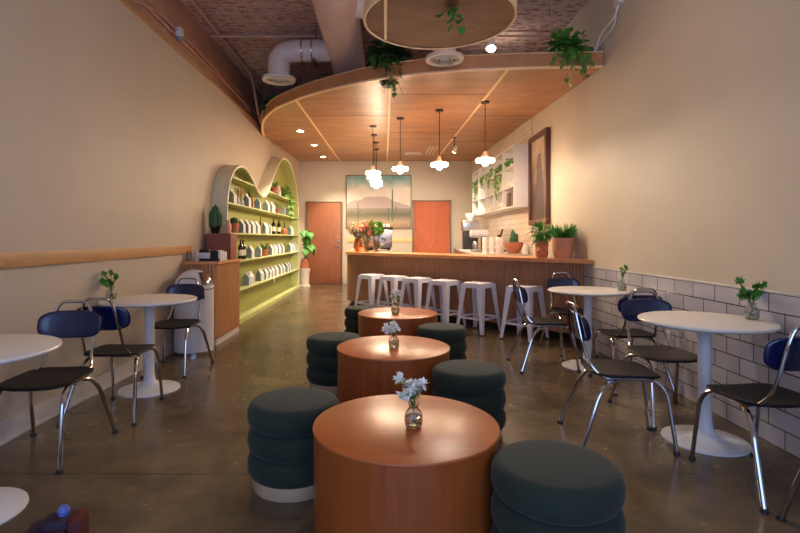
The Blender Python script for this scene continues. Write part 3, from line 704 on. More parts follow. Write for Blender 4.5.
# wall shelf cabinet
wc = thing('wall_shelf', 'white open cubby shelf unit high on the tiled wall with hanging plants', 'shelf', (0, 0, 0))
cx0, cx1, cy0, cy1, c0, c1 = 2.06, 2.345, 8.02, 11.8, 1.75, 2.76
box_obj('back_panel', (cx1-.015, cx1, cy0, cy1, c0, c1), 'white_laminate', wc)
for i in range(6):
    y = cy0+(cy1-cy0-.02)*i/5; box_obj('divider', (cx0, cx1-.015, y, y+.02, c0, c1), 'white_laminate', wc)
for i in range(4):
    z = c0+(c1-c0-.02)*i/3; box_obj('shelf', (cx0, cx1-.015, cy0+.02, cy1-.02, z, z+.02), 'white_laminate', wc)
cubz = [c0+.02, c0+(c1-c0-.02)/3+.02, c0+(c1-c0-.02)*2/3+.02]
ys_ = [cy0+(cy1-cy0-.02)*(i+.5)/5+.01 for i in range(5)]
word = ['nearest', 'second', 'middle', 'fourth', 'farthest']; rowd = ['bottom', 'middle', 'top']
for i, ln in ((0, .12), (1, .55), (2, .3), (3, .22), (4, .42)):
    q = trailing('hanging_plant', 'leafy plant trailing from the %s top cubby of the white wall shelf' % word[i], (2.16, ys_[i], cubz[2]), (.09, .2, .06), 60,
             [(-.10, -.12, ln, 0, 0), (-.105, .0, ln*.8, 0, 0), (-.105, .1, ln*1.1, 0, 0), (-.11, .16, ln*.7, 0, 0), (-.1, -.05, ln*.6, 0, 0)], .07, .055, 'leaf_bright' if i else 'leaf', (.06, .09), 'white_laminate')
    q['group'] = 'plants trailing from the wall shelf'
def mug_proto(name, lab, cat, r, h, m, loc, grp):
    t = thing(name, lab, cat, loc, 0, grp)
    bm = B(); add_lathe(bm, [(0, 0), (r*.85, 0), (r, h*.3), (r, h), (r*.9, h), (r*.85, h*.15), (0, h*.12)], 20); obj('body', bm, m, t)
    bm = B(); add_tube(bm, fillet([(-r*.95, 0, h*.8), (-r*1.6, 0, h*.75), (-r*1.6, 0, h*.3), (-r*.95, 0, h*.22)], r*.4, 4), r*.12, 6); obj('handle', bm, m, t)
    return t
mug = None
for i in range(5):
    for r_ in (0, 1):
        if (i, r_) == (0, 0): continue
        for k in range(3):
            lb = '%s white mug in %s column, %s row of the white wall shelf' % (('near', 'centre', 'far')[k], word[i], rowd[r_])
            loc = (2.16, ys_[i]-.2+k*.2, cubz[r_])
            if mug is None: mug = mug_proto('mug', lb, 'mug', .05, .12, 'cup', loc, 'mugs on the wall shelf')
            else: dup(mug, loc, .3*k, lb)
for k in range(4):
    o = box_obj('tin_box', (-.1, .1, -.075, .075, 0, .125), 'boxes_dark', bev=.005)
    o.location = (2.19, ys_[0]-.17+(k % 2)*.3, cubz[0]+(k//2)*.126)
    tag(o, 'dark patterned box in the nearest bottom cubby, %s' % ('lower near one', 'lower far one', 'upper near one', 'upper far one')[k], 'box', 'patterned boxes in the nearest bottom cubby')

# robed figure painting on right wall
p = thing('framed_painting', 'tall dark-framed painting of a robed figure on the right wall', 'painting', (0, 0, 0))
bm = B()
for a in ((7.12, 8.0, 1.45, 1.53), (7.12, 8.0, 2.75, 2.83), (7.12, 7.2, 1.53, 2.75), (7.92, 8.0, 1.53, 2.75)): add_box(bm, XR-.07, XR-.004, a[0], a[1], a[2], a[3], .006)
obj('picture_frame', bm, 'picture_frame', p)
box_obj('canvas', (XR-.04, XR-.01, 7.19, 7.93, 1.52, 2.76), 'figure_canvas', p)

# things on bar
def pot_prof(r, h, k=.72): return [(0, 0), (r*k, 0), (r*.9, h*.35), (r, h*.8), (r*1.02, h*.82), (r*1.02, h), (r*.9, h), (r*.88, h*.8), (0, h*.78)]
t = thing('potted_plant', 'wide terracotta pot of spiky green plants at the right end of the bar', 'plant', (2.20, 6.18, 1.0))
bm = B(); add_lathe(bm, [(0, 0), (.10, 0), (.125, .08), (.135, .2), (.14, .25), (.128, .25), (.12, .21), (0, .2)], 32); obj('pot', bm, 'terracotta_pale', t)
bm = B()
for i in range(170):
    a = rnd.uniform(0, 2*PI); r_ = rnd.uniform(0, .1); leaf(bm, (r_*math.cos(a), r_*math.sin(a), .2), (math.cos(a)*rnd.uniform(.05, .6), math.sin(a)*rnd.uniform(.05, .6), 1), (math.sin(a), -math.cos(a), .1), rnd.uniform(.14, .27), .024, .05)
obj('foliage', bm, 'leaf', t)
t = thing('potted_plant', 'tall terracotta pot with bushy fern behind the wide pot on the bar', 'plant', (2.055, 6.56, 1.0))
bm = B(); add_lathe(bm, [(0, 0), (.075, 0), (.085, .15), (.085, .21), (.075, .21), (.07, .17), (0, .17)], 28); obj('pot', bm, 'terracotta', t)
bm = B(); bush(bm, (0, 0, .31), (.14, .12, .13), 320, .09, .028); bush(bm, (-.08, -.05, .2), (.06, .04, .06), 30, .05, .025); obj('foliage', bm, 'leaf', t)
bm = B(); add_lathe(bm, [(0, 0), (.05, 0), (.078, .05), (.078, .09), (.045, .125), (.05, .14), (.038, .14), (.03, .12), (0, .11)], 28); tag(obj('clay_jug', bm, 'terracotta', loc=(1.965, 6.26, 1.0)), 'small round clay jug left of the wide terracotta pot on the bar', 'jug')

# flowers on the bar corner
def bouquet(name, lab, loc, vase_prof, vm, blooms, m, leafm='leaf', stemh=.2, glass=False):
    t = thing(name, lab, 'flowers', loc)
    bm = B(); add_lathe(bm, vase_prof, 24); obj('vase', bm, vm, t)
    bs = B(); bf = B(); bl = B()
    for (x, y, z, r_) in blooms:
        add_tube(bs, fillet([(x*.15, y*.15, .03), (x*.4, y*.4, stemh*.7), (x, y, z)], .05, 3), .0035 if r_ > .02 else .002, 5)
        for k in range(26):
            d_ = Vector((rnd.gauss(0, 1), rnd.gauss(0, 1), rnd.gauss(.3, 1))).normalized(); leaf(bf, Vector((x, y, z))-d_*r_*.1, d_, (rnd.random(), rnd.random(), 1), r_, r_*.75, .25)
    for k in range(len(blooms)*5):
        b_ = rnd.choice(blooms); tt = rnd.uniform(.45, .9); leaf(bl, (b_[0]*tt, b_[1]*tt, b_[2]*(.55+.4*tt)), (rnd.gauss(0, 1), rnd.gauss(0, 1), .4), (0, 0, 1), max(.03, b_[3]*1.3), max(.012, b_[3]*.5), .3)
    obj('flower_head', bf, m, t, smooth=60); obj('leaves', bl, leafm, t, smooth=60); obj('stem', bs, 'stem', t)
    return t
gv = [(0, .004), (.045, .004), (.05, .01), (.05, .19), (.055, .2), (.052, .2), (.047, .19), (.046, .014), (0, .012)]
bouquet('flower_vase', 'copper vase of cream flowers at the left end of the bar', (-.50, 9.25, 1.0), [(0, 0), (.05, 0), (.085, .08), (.075, .17), (.05, .24), (.045, .24), (.06, .15), (0, .02)], 'copper',
        [(rnd.uniform(-.1, .14), rnd.uniform(-.08, .08), rnd.uniform(.28, .56), .085) for _ in range(13)], 'petal_cream', stemh=.25)
bouquet('flower_vase', 'glass vase of pink roses, between the cream and the green bunches on the bar', (-.33, 9.1, 1.0), gv, 'glass', [(rnd.uniform(-.1, .1), rnd.uniform(-.07, .07), rnd.uniform(.3, .54), .07) for _ in range(14)], 'petal_pink', stemh=.22)
bouquet('flower_vase', 'glass vase of tall green stems, right of the pink roses on the bar', (-.16, 9.05, 1.0), gv, 'glass', [(rnd.uniform(-.12, .12), rnd.uniform(-.07, .07), rnd.uniform(.32, .54), .06) for _ in range(20)], 'leaf_bright', 'leaf_bright', stemh=.22)
bm = B(); add_lathe(bm, [(0, 0), (.04, 0), (.045, .08), (.04, .08), (.036, .01), (0, .01)], 20); tag(obj('candle_holder', bm, 'candle_glass', loc=(-.42, 8.97, 1.0)), 'glowing orange candle glass beside the flowers on the bar', 'candle')
# espresso machine
e = thing('espresso_machine', 'steel espresso machine behind the flowers on the bar', 'coffee machine', (-.22, 10.1, 1.0))
def bx(name, d_, m, par, bev=.01): return box_obj(name, d_, m, par, bev=bev)
bx('body', (-.24, .36, -.2, .25, .06, .42), 'steel', e, .03); bx('drip_tray', (-.22, .34, -.3, -.18, .03, .07), 'black_metal', e)
bx('top_rail', (-.26, .38, -.18, .24, .42, .47), 'black_metal', e); bx('base', (-.2, .32, -.15, .2, 0, .06), 'black_metal', e)
for x in (-.1, .2):
    bm = B(); add_lathe(bm, [(0, 0), (.045, 0), (.05, .06), (0, .06)], 20, (x, -.24, .2)); add_tube(bm, [(x, -.27, .22), (x+.03, -.42, .2)], .015, 8); obj('group_head', bm, 'chrome', e)
bm = B()
for k in range(5): add_lathe(bm, [(0, 0), (.035, 0), (.045, .05), (.04, .06), (0, .06)], 16, (-.16+k*.11, .02, .475))
obj('cup_rack', bm, 'cup', e)
bm = B(); add_lathe(bm, [(0, 0), (.05, 0), (.055, .06), (.045, .12), (.055, .16), (0, .15)], 20); add_tube(bm, fillet([(.05, 0, .14), (.1, 0, .12), (.055, 0, .03)], .03), .007, 6); tag(obj('milk_pitcher', bm, 'steel', loc=(-.18, 9.65, 1.0)), 'steel milk pitcher between the flowers and the espresso machine', 'pitcher')
tp = thing('bar_tap', 'chrome tap fixture on the bar right of the espresso machine', 'tap', (-.15, 9.28, 1.0))
bm = B(); add_lathe(bm, [(0, 0), (.05, 0), (.05, .012), (.012, .016), (.012, .05), (0, .05)], 16, (.0, 0, 0)); add_box(bm, -.04, .2, -.04, .04, .02, .04, .006); obj('base', bm, 'steel', tp)
bm = B(); add_tube(bm, fillet([(.06, 0, .03), (.06, 0, .12), (.12, 0, .12)], .03), .01, 8); obj('spout', bm, 'steel', tp)

# things on the back counter
t = thing('potted_cactus', 'terracotta bowl with a small cactus on the back counter', 'plant', (2.14, 8.32, .99))
bm = B(); add_lathe(bm, [(0, 0), (.08, 0), (.1, .03), (.15, .12), (.155, .19), (.14, .19), (.13, .14), (0, .13)], 32); obj('pot', bm, 'terracotta', t)
def cactus_col(bm, x, y, z, r, h, ribs=10):
    n_ = 8; rings = []
    for i in range(n_+1):
        tt = i/n_; rr = r*(1 if tt < .7 else math.sqrt(max(0.02, 1-((tt-.7)/.3)**2)))
        rings.append([bm.verts.new((x+rr*(1+.12*(-1)**k)*math.cos(PI*k/ribs), y+rr*(1+.12*(-1)**k)*math.sin(PI*k/ribs), z+h*tt)) for k in range(ribs*2)])
    for a, b_ in zip(rings, rings[1:]):
        for k in range(ribs*2): l = (k+1) % (ribs*2); bm.faces.new((a[k], a[l], b_[l], b_[k]))
    bm.faces.new(rings[-1])
bm = B(); cactus_col(bm, -.01, 0, .12, .035, .28); cactus_col(bm, .05, 0, .12, .028, .22); cactus_col(bm, -.03, .05, .12, .025, .16); obj('cactus', bm, 'cactus', t)
bm = B(); add_lathe(bm, [(0, 0), (.045, 0), (.05, .1), (.03, .13), (.03, .16), (0, .16)], 20); tag(obj('milk_jug', bm, 'cup', loc=(2.28, 8.12, .99)), 'small white jug right of the cactus bowl on the back counter', 'jug')
cp = None
for i, (x, y) in enumerate(((1.66, 8.3), (1.77, 8.3), (1.88, 8.32), (1.99, 8.55))):
    for k in range(3):
        lb = 'pale pink cup, %s of the %s upturned stack on the back counter' % (('bottom', 'middle', 'top')[k], ('leftmost', 'second', 'third', 'rightmost')[i])
        if cp is None:
            bm = B(); add_lathe(bm, [(.046, 0), (.048, .0), (.04, .085), (.034, .092), (0, .092), (0, .088), (.032, .086), (.038, .08)], 20); cp = tag(obj('cup', bm, 'cup'), lb, 'cup', 'upturned cups on the back counter'); c_ = cp
        else: c_ = dup(cp, (0, 0, 0), 0, lb)
        c_.location = (x, y, .99+k*.0925)
g = thing('coffee_grinder', 'tall steel and black coffee grinder, farthest on the back counter', 'grinder', (1.93, 11.4, .99))
bx('body', (-.15, .17, -.14, .14, 0, .42), 'black_metal', g, .02); bx('top_housing', (-.18, .2, -.16, .16, .42, .66), 'steel', g, .03); bx('front_panel', (-.15, .12, -.155, -.135, .5, .6), 'black_metal', g, .004)
bm = B(); add_lathe(bm, [(0, 0), (.05, 0), (.12, .1), (.12, .16), (0, .17)], 24, (.02, 0, .66)); obj('hopper', bm, 'candle_glass' if False else 'crockery', g)
g = thing('coffee_brewer', 'white coffee brewer with round head, before the grinder on the back counter', 'coffee machine', (1.75, 9.3, .99))
bx('base', (-.14, .16, -.12, .12, 0, .05), 'steel', g, .015); bx('column', (.04, .12, -.06, .06, .05, .3), 'black_metal', g)
bm = B(); add_lathe(bm, [(0, -.17), (.06, -.17), (.075, -.15), (.075, .15), (.06, .17), (0, .17)], 28, (.0, 0, .34), Matrix.Rotation(PI/2, 4, 'Y')); obj('head', bm, 'white_metal', g)
bm = B(); add_lathe(bm, [(0, 0), (.05, 0), (.055, .1), (.035, .15), (0, .15)], 20, (-.07, 0, .05)); obj('carafe', bm, 'steel', g)
bm = B(); add_box(bm, -.012, .012, -.03, .03, 0, .45, .004, Matrix.Rotation(R(18), 4, 'Y')); add_box(bm, .1, .15, -.04, .04, 0, .3, .004, Matrix.Rotation(R(-12), 4, 'Y')); add_box(bm, -.05, .2, -.05, .05, 0, .03, .004); tag(obj('tool_stand', bm, 'black_metal', loc=(2.12, 9.6, .99)), 'black stand of bar tools against the tiled wall', 'tool stand')

# ------------------------------------------------------------------ left wall: arched shelf unit
XF, XK = -2.12, XL
ol = [(6.70, 0), (6.70, 1.0), (6.71, 1.5), (6.75, 1.80), (6.86, 2.04), (7.05, 2.21), (7.31, 2.31), (7.58, 2.335), (7.82, 2.29), (8.06, 2.20), (8.35, 2.07), (8.65, 1.995), (8.86, 2.01), (9.08, 2.09), (9.34, 2.27), (9.72, 2.56), (10.08, 2.78), (10.44, 2.92), (10.82, 2.96), (11.2, 2.92), (11.6, 2.78), (11.95, 2.53), (12.2, 2.15), (12.34, 1.7), (12.37, 1.2), (12.37, 0)]
ols = ol[:2]+smooth_poly(ol[2:-2], 4)+ol[-2:]
su = thing('arched_shelf_unit', 'tall green-backed shelf unit with a two-humped arched top on the left wall', 'shelf', (0, 0, 0))
def offset(path, d_):
    o = []
    for i, p in enumerate(path):
        a = Vector(path[max(i-1, 0)]); b_ = Vector(path[min(i+1, len(path)-1)]); t = (b_-a).normalized(); o.append((p[0]+t.y*d_, p[1]-t.x*d_))
    return o
inner = offset(ols, .03)
bm = B(); L4 = []
for (a, b_) in zip(ols, inner): L4.append([bm.verts.new((XK, *a)), bm.verts.new((XF, *a)), bm.verts.new((XF, *b_)), bm.verts.new((XK, *b_))])
for a, b_ in zip(L4, L4[1:]):
    for k in range(4): l = (k+1) % 4; bm.faces.new((a[k], a[l], b_[l], b_[k]))
obj('arch_frame', bm, 'arch_paint', su, smooth=40)
bm = B(); lin_in = offset(ols, .032); inn_ = offset(ols, .040); L4 = []
for (a, b_) in zip(lin_in, inn_): L4.append([bm.verts.new((XK, *a)), bm.verts.new((XF-.012, *a)), bm.verts.new((XF-.012, *b_)), bm.verts.new((XK, *b_))])
for a, b_ in zip(L4, L4[1:]):
    for k in range(4): l = (k+1) % 4; bm.faces.new((a[k], a[l], b_[l], b_[k]))
obj('arch_lining', bm, 'shelf_paint', su, smooth=40)
bm = B(); add_prism(bm, inner, XK+.001, XK+.012, plane='yz'); obj('back_panel', bm, 'green_paint', su, smooth=0)
def board(y0, y1, z): box_obj('shelf', (XK+.012, XF-.004, y0, y1, z-.025, z), 'shelf_paint', su, bev=.002)
ZA, ZB_, ZC, ZD_, ZE = 2.12, 1.74, 1.325, .92, .49
board(6.99, 8.2, 2.115); board(9.17, 12.15, ZA); board(6.78, 12.30, ZB_); board(6.74, 12.33, ZC); board(6.74, 12.33, ZD_); board(6.74, 12.33, ZE)
box_obj('plinth', (XK+.012, XF+.03, 6.74, 12.33, 0, .08), 'shelf_paint', su, bev=.003)
# cartons
def carton_mesh():
    t = thing('carton', 'x', 'carton', (0, 0, 0), 0, 'gable-top cartons on the shelves')
    w, d_, h, g_ = .055, .05, .13, .2
    bm = B()
    V = [bm.verts.new(p) for p in ((-w, -d_, 0), (w, -d_, 0), (w, d_, 0), (-w, d_, 0), (-w, -d_, h), (w, -d_, h), (w, d_, h), (-w, d_, h), (0, -d_, g_), (0, d_, g_))]
    for f in ((0, 1, 2, 3), (0, 4, 8, 5, 1), (2, 6, 9, 7, 3), (4, 7, 9, 8), (5, 8, 9, 6), (1, 5, 6, 2), (3, 7, 4, 0)): bm.faces.new([V[i] for i in f])
    add_box(bm, -.004, .004, -d_, d_, g_-.006, g_+.018)
    obj('body', bm, 'carton_white', t, smooth=0)
    bm = B(); k = .94; add_prism(bm, [(-w*k, .004), (w*k, .004), (w*k, h), (.004, g_-.012), (-.004, g_-.012), (-w*k, h)], -d_-.002, -d_+.001, plane='xz')
    obj('printed_side', bm, 'carton_grey', t, smooth=0, label='blue-grey printed side')
    return t
CT = carton_mesh(); used = [False]
XS = -2.215
def yof(px, X=XS): return F*X/(px-385)
ordw = ['first', 'second', 'third', 'fourth', 'fifth', 'sixth', 'seventh', 'eighth', 'ninth', 'tenth', 'eleventh', 'twelfth']
def cartons(pxs, z, shelfname):
    last = -9
    for i, px in enumerate(pxs):
        y = max(yof(px), last+.135); last = y
        lb = '%s gable-top carton from the left, %s of green unit' % (ordw[i], shelfname)
        rz = R(rnd.uniform(-24, 10))
        if not used[0]: used[0] = True; CT.location = (XS, y, z); CT.rotation_euler = (0, 0, rz); CT['label'] = lb
        else: dup(CT, (XS, y, z), rz, lb)
cartons([231.8, 246.8, 257.3, 266.3, 271.5, 282.5, 287.5], ZB_, 'second shelf from the top')
cartons([241, 246.5, 251.6, 256.2, 265, 268.5, 290.5], ZC, 'third shelf from the top')
cartons([250, 258.2, 270.8, 274.2, 278, 281.5, 290.0, 292.6, 295.2], ZD_, 'fourth shelf from the top')
cartons([246.5, 250, 260, 264.6, 268.2, 271.5, 275.3, 279.2, 282, 286, 288.2, 290.5], ZE, 'bottom shelf')
def wine(lab, px, z):
    t = thing('wine_bottle', lab, 'bottle', (XS, yof(px), z), 0, 'wine bottles on the green unit')
    bm = B(); add_lathe(bm, [(0, 0), (.038, 0), (.04, .01), (.04, .19), (.034, .215), (.016, .24), (.0135, .3), (0, .3)], 20); obj('body', bm, 'bottle_dark', t)
    bm = B(); add_lathe(bm, [(.0142, .262), (.0148, .301), (0, .302)], 16); obj('foil', bm, 'foil_red', t)
    bm = B(); add_lathe(bm, [(.0405, .06), (.0408, .06), (.0408, .15), (.0405, .15)], 20); obj('bottle_label', bm, 'paper_label', t)
wine('left one of two dark wine bottles in the middle of the third shelf', 273.6, ZC); wine('right one of two dark wine bottles in the middle of the third shelf', 278.8, ZC)
wine('nearer dark wine bottle at the left end of the fourth shelf', 240.6, ZD_); wine('farther dark wine bottle at the left end of the fourth shelf', 243.2, ZD_)
def bottle(lab, px, z, m, h=.26, r_=.03):
    bm = B(); add_lathe(bm, [(0, 0), (r_, 0), (r_, h*.6), (r_*.4, h*.75), (r_*.38, h), (0, h)], 18); tag(obj('bottle', bm, m, loc=(XS, yof(px), z)), lab, 'bottle')
bottle('copper-coloured bottle between two cartons on the second shelf', 252.2, ZB_, 'copper', .2); bottle('slim amber bottle in the middle of the third shelf', 260.6, ZC, 'bottle_amber', .3, .026)
def shelf_plant(name, lab, px, z, r_, h, kind, X=XS):
    t = thing(name, lab, 'plant', (X, yof(px, X), z))
    bm = B(); add_lathe(bm, pot_prof(r_, h), 24); obj('pot', bm, 'terracotta', t)
    bm = B()
    if kind == 'ball': cactus_col(bm, 0, 0, h*.7, .05, .13, 12)
    elif kind == 'spikes':
        for i in range(16):
            a = rnd.uniform(0, 2*PI); leaf(bm, (0, 0, h*.8), (math.cos(a)*.5, math.sin(a)*.5, 1), (math.sin(a), -math.cos(a), 0), .17, .03, .02)
    else: bush(bm, (0, 0, h+.04), (.07, .07, .07), 50, .06, .03)
    obj('cactus' if kind == 'ball' else 'foliage', bm, 'cactus' if kind == 'ball' else 'leaf', t)
shelf_plant('potted_cactus', 'round dark cactus in a terracotta pot at the left end of the third shelf', 234, ZC, .07, .14, 'ball')
shelf_plant('potted_plant', 'small leafy plant in a terracotta pot on the second shelf', 277, ZB_, .065, .11, 'leaf')
shelf_plant('potted_plant', 'spiky plant in a terracotta pot on the fourth shelf', 264.6, ZD_, .07, .12, 'spikes')
shelf_plant('potted_plant', 'terracotta pot with thin green spikes on the top shelf', 274.3, ZA, .08, .15, 'spikes')
t = thing('reed_vase', 'round terracotta vase with a dark neck right of the wine bottles', 'vase', (XS, yof(284.2), ZC))
bm = B(); add_lathe(bm, [(0, 0), (.04, 0), (.07, .05), (.07, .1), (.03, .14), (0, .14)], 24); obj('body', bm, 'terracotta', t)
bm = B(); add_lathe(bm, [(0, .13), (.015, .14), (.012, .27), (0, .27)], 12); obj('neck', bm, 'bottle_dark', t)
bm = B(); add_lathe(bm, [(0, 0), (.05, 0), (.055, .1), (.025, .2), (.03, .22), (0, .22)], 20); tag(obj('white_vase', bm, 'carton_white', loc=(XS, yof(278.3), ZA)), 'white vase beside the terracotta pot on the top shelf', 'vase')
for px, lb in ((237.5, 'left vase of dried stalks on the second shelf'), (241.5, 'right vase of dried stalks on the second shelf')):
    t = thing('dried_flower_vase', lb, 'vase', (XS, yof(px), ZB_), 0, 'dried stalk vases')
    bm = B(); add_lathe(bm, [(0, 0), (.035, 0), (.045, .05), (.022, .1), (.026, .13), (.02, .13), (.016, .1), (0, .02)], 18); obj('body', bm, 'crockery', t)
    bm = B()
    for k in range(14): add_tube(bm, [(0, 0, .1), (rnd.uniform(-.04, .04), rnd.uniform(-.06, .06), rnd.uniform(.2, .3))], [.002, .006], 5)
    obj('dried_stalks', bm, 'rail_wood', t)
bottle('black slender bottle behind the second carton on the second shelf', 248.9, ZB_, 'bottle_dark', .31, .024)
trailing('trailing_plant', 'green plant trailing from the right end of the top shelf of the green unit', (XS, yof(286.2), ZA), (.08, .22, .14), 90, [(.10, -.12, .45, 0, 0), (.11, .05, .5, 0, 0), (.1, .16, .36, 0, 0), (.11, -.02, .62, 0, 0)], .09, .07, 'leaf_bright', (.07, .1))
# price tag
bm = B(); add_box(bm, XF-.004, XF-.001, 9.55, 9.62, ZE-.09, ZE-.0, 0); tag(obj('price_tag', bm, 'paper_label'), 'small white tag hanging from the bottom shelf edge', 'tag')

# slatted cabinet
cb = thing('slatted_cabinet', 'slatted wooden service cabinet against the left wall beside the shelf unit', 'cabinet', (0, 0, 0))
box_obj('countertop', (XL+.022, -1.91, 5.72, 6.69, .945, .975), 'bar_top', cb, bev=.004)
box_obj('carcass', (XL+.002, -1.95, 5.77, 6.69, .08, .945), 'cab_wood', cb)
bm = B(); reeded(bm, [(XL+.03, 5.77), (-1.95, 5.77)][::-1], .08, .945, .045, .02); obj('slat_end', bm, 'cab_wood', cb, smooth=0)
bm = B(); reeded(bm, [(-1.95, 5.77), (-1.95, 6.69)][::-1], .08, .945, .03, .008); obj('slat_front', bm, 'cab_wood', cb, smooth=0)
box_obj('toe_kick', (XL+.002, -1.955, 5.80, 6.69, 0, .08), 'baseboard', cb)
o = box_obj('display_block', (-2.29, -1.975, 6.4, 6.66, .975, 1.31), 'red_block', bev=.006); tag(o, 'reddish-brown display block on the slatted cabinet', 'block')
t = thing('potted_cactus', 'tall columnar cactus in a dark pot on the reddish display block', 'plant', (-2.205, 6.5, 1.31))
bm = B(); add_lathe(bm, pot_prof(.065, .1), 24); obj('pot', bm, 'black_metal', t)
bm = B(); cactus_col(bm, 0, 0, .08, .045, .29); cactus_col(bm, .045, .01, .08, .035, .2); cactus_col(bm, -.045, 0, .08, .035, .22); cactus_col(bm, .0, -.04, .08, .032, .16); obj('cactus', bm, 'cactus', t)
bm = B(); add_lathe(bm, [(0, 0), (.035, 0), (.04, .1), (.02, .14), (.02, .17), (0, .17)], 16); tag(obj('ceramic_bottle', bm, 'petal_pink', loc=(-2.03, 6.48, 1.31)), 'pale pink ceramic bottle right of the cactus on the display block', 'bottle')
# items on cabinet
t = thing('napkin_caddy', 'black and white napkin and lid caddy on the slatted cabinet', 'caddy', (-2.09, 6.05, .975))
bx('tray', (-.14, .12, -.1, .1, 0, .03), 'black_metal', t, .004); bx('white_stack', (-.13, .0, -.09, .09, .03, .1), 'carton_white', t, .004); bx('black_box', (.01, .1, -.09, .09, .03, .12), 'black_metal', t, .004); bx('lid_stack', (-.12, -.02, -.08, .08, .1, .14), 'black_metal', t, .004)
o = None
for i, (x, y) in enumerate(((-2.29, 5.85), (-2.23, 5.92), (-2.25, 6.03))):
    bm = B(); add_lathe(bm, [(0, 0), (.028, 0), (.03, .09), (.02, .12), (0, .125)], 18); tag(obj('jar', bm, ('glass', 'crockery', 'steel')[i], loc=(x, y, .975)), ('clear glass jar nearest the wall on the slatted cabinet', 'speckled jar between two others on the slatted cabinet', 'metal shaker left of the napkin caddy')[i], 'jar')
for i in range(3):
    o = box_obj('paper_stack', (-.02, .02, -.035, .035, 0, .13-.012*i), 'carton_white', bev=.003); o.location = (-1.985+.0*i, 6.0+i*.09, .975); tag(o, ('nearest', 'middle', 'farthest')[i]+' white card stack right of the caddy on the slatted cabinet', 'cards', 'card stacks on the cabinet')

# dome bin
t = thing('dome_bin', 'white dome-top waste bin with a chrome flap beside the slatted cabinet', 'bin', (-2.09, 5.475, 0))
bm = B(); pr = [(0, .03), (.205, .03), (.205, .70)]
for k in range(1, 13):
    a = k/12*PI/2; pr.append((.205*math.cos(a), .70+.205*math.sin(a)))
pr[-1] = (0, .905)
add_lathe(bm, pr, 48); obj('body', bm, 'white_metal', t, smooth=50)
bm = B(); add_lathe(bm, [(0, 0), (.21, 0), (.212, .03), (.206, .035), (0, .035)], 48); obj('base_ring', bm, 'chrome', t)
bm = B(); add_lathe(bm, [(.2055, .69), (.209, .692), (.209, .703), (.2055, .705)], 48); obj('rim', bm, 'steel', t)
bm = B(); rows = []
for i in range(9):
    el = R(12+i*6)
    rows.append([bm.verts.new((.2085*math.cos(el)*math.cos(az), .2085*math.cos(el)*math.sin(az), .70+.2085*math.sin(el))) for az in [R(-48+j*6.5) for j in range(11)]])
for a, b_ in zip(rows, rows[1:]):
    for k in range(10): bm.faces.new((a[k], a[k+1], b_[k+1], b_[k]))
bmesh.ops.solidify(bm, geom=bm.faces[:], thickness=.003)
obj('flap', bm, 'chrome', t, smooth=60)
bm = B(); add_box(bm, .15, .165, -.155, -.13, .6, .635, .003); obj('lock', bm, 'black_metal', t)

# pedestal plant at the back
bm = B(); add_lathe(bm, [(0, 0), (.15, 0), (.15, .03), (.125, .06), (.12, .22), (.135, .38), (.15, .42), (.15, .47), (0, .47)], 20); tag(obj('pedestal', bm, 'stone_ped', loc=(-2.07, 12.85, 0)), 'white stone pedestal between the green unit and the back door', 'pedestal')
t = thing('potted_plant', 'big-leafed plant in a terracotta pot on the white pedestal', 'plant', (-2.07, 12.85, .47))
bm = B(); add_lathe(bm, [(0, 0), (.11, 0), (.12, .04), (.09, .16), (.07, .25), (.06, .25), (.08, .1), (0, .05)], 24); obj('pot', bm, 'terracotta', t)
bm = B(); bs = B()
for i in range(26):
    a = rnd.uniform(0, 2*PI); hh_ = rnd.uniform(.1, .75); r_ = rnd.uniform(.12, .32)*(1.1-hh_*.6); q = (r_*math.cos(a)*(.8 if math.cos(a) > 0 else .15), r_*math.sin(a)*.6, .25+hh_)
    add_tube(bs, fillet([(0, 0, .1), (q[0]*.3, q[1]*.3, .2+hh_*.7), q], .1, 3), .005, 5); leaf(bm, q, (abs(math.cos(a))*.8-.1, math.sin(a)-.3, -.5), (0, 0, 1), .24, .2, .4)
obj('foliage', bm, 'leaf', t, smooth=60); obj('stem', bs, 'stem', t)

# ------------------------------------------------------------------ table vases
bud = [(0, 0), (.026, 0), (.036, .008), (.039, .03), (.038, .05), (.03, .068), (.021, .078), (.020, .092), (.026, .1), (.0235, .1), (.0175, .092), (.0185, .078), (.027, .066), (.035, .048), (.036, .03), (.033, .012), (0, .008)]
def bud_vase(lab, x, y, z, blooms, m, sc=1, leafy=6):
    t = thing('bud_vase', lab, 'vase', (x, y, z), rnd.uniform(0, 3), 'small glass bud vases on the tables', sc)
    bm = B(); add_lathe(bm, bud, 28); obj('vase', bm, 'glass', t)
    bm = B(); add_lathe(bm, [(0, .0095), (.031, .0125), (.0345, .03), (.0335, .045), (0, .045)], 24); obj('water', bm, 'water', t)
    bf = B(); bs = B(); bl = B()
    for (bx_, by_, bz_, r_) in blooms:
        add_tube(bs, fillet([(-bx_*.15, -by_*.15, .02), (bx_*.12, by_*.12, .095), (bx_, by_, bz_)], .02, 3), .0016, 5)
        for k in range(18):
            d_ = Vector((rnd.gauss(0, 1), rnd.gauss(0, 1), rnd.gauss(.4, .9))).normalized(); leaf(bf, Vector((bx_, by_, bz_)), d_, (rnd.random(), rnd.random(), 1), r_, r_*.7, .2)
        for k in range(leafy):
            tt = rnd.uniform(.3, .95); leaf(bl, (bx_*tt, by_*tt, .1+(bz_-.1)*tt), (rnd.gauss(0, 1), rnd.gauss(0, 1), .5), (0, 0, 1), .032, .013, .3)
    obj('flower_head', bf, m, t, smooth=60); obj('leaves', bl, 'leaf', t, smooth=60); obj('stem', bs, 'stem', t)
fl = lambda n_, s, lo, hi, r_: [(rnd.uniform(-s, s), rnd.uniform(-s, s), rnd.uniform(lo, hi), r_) for _ in range(n_)]
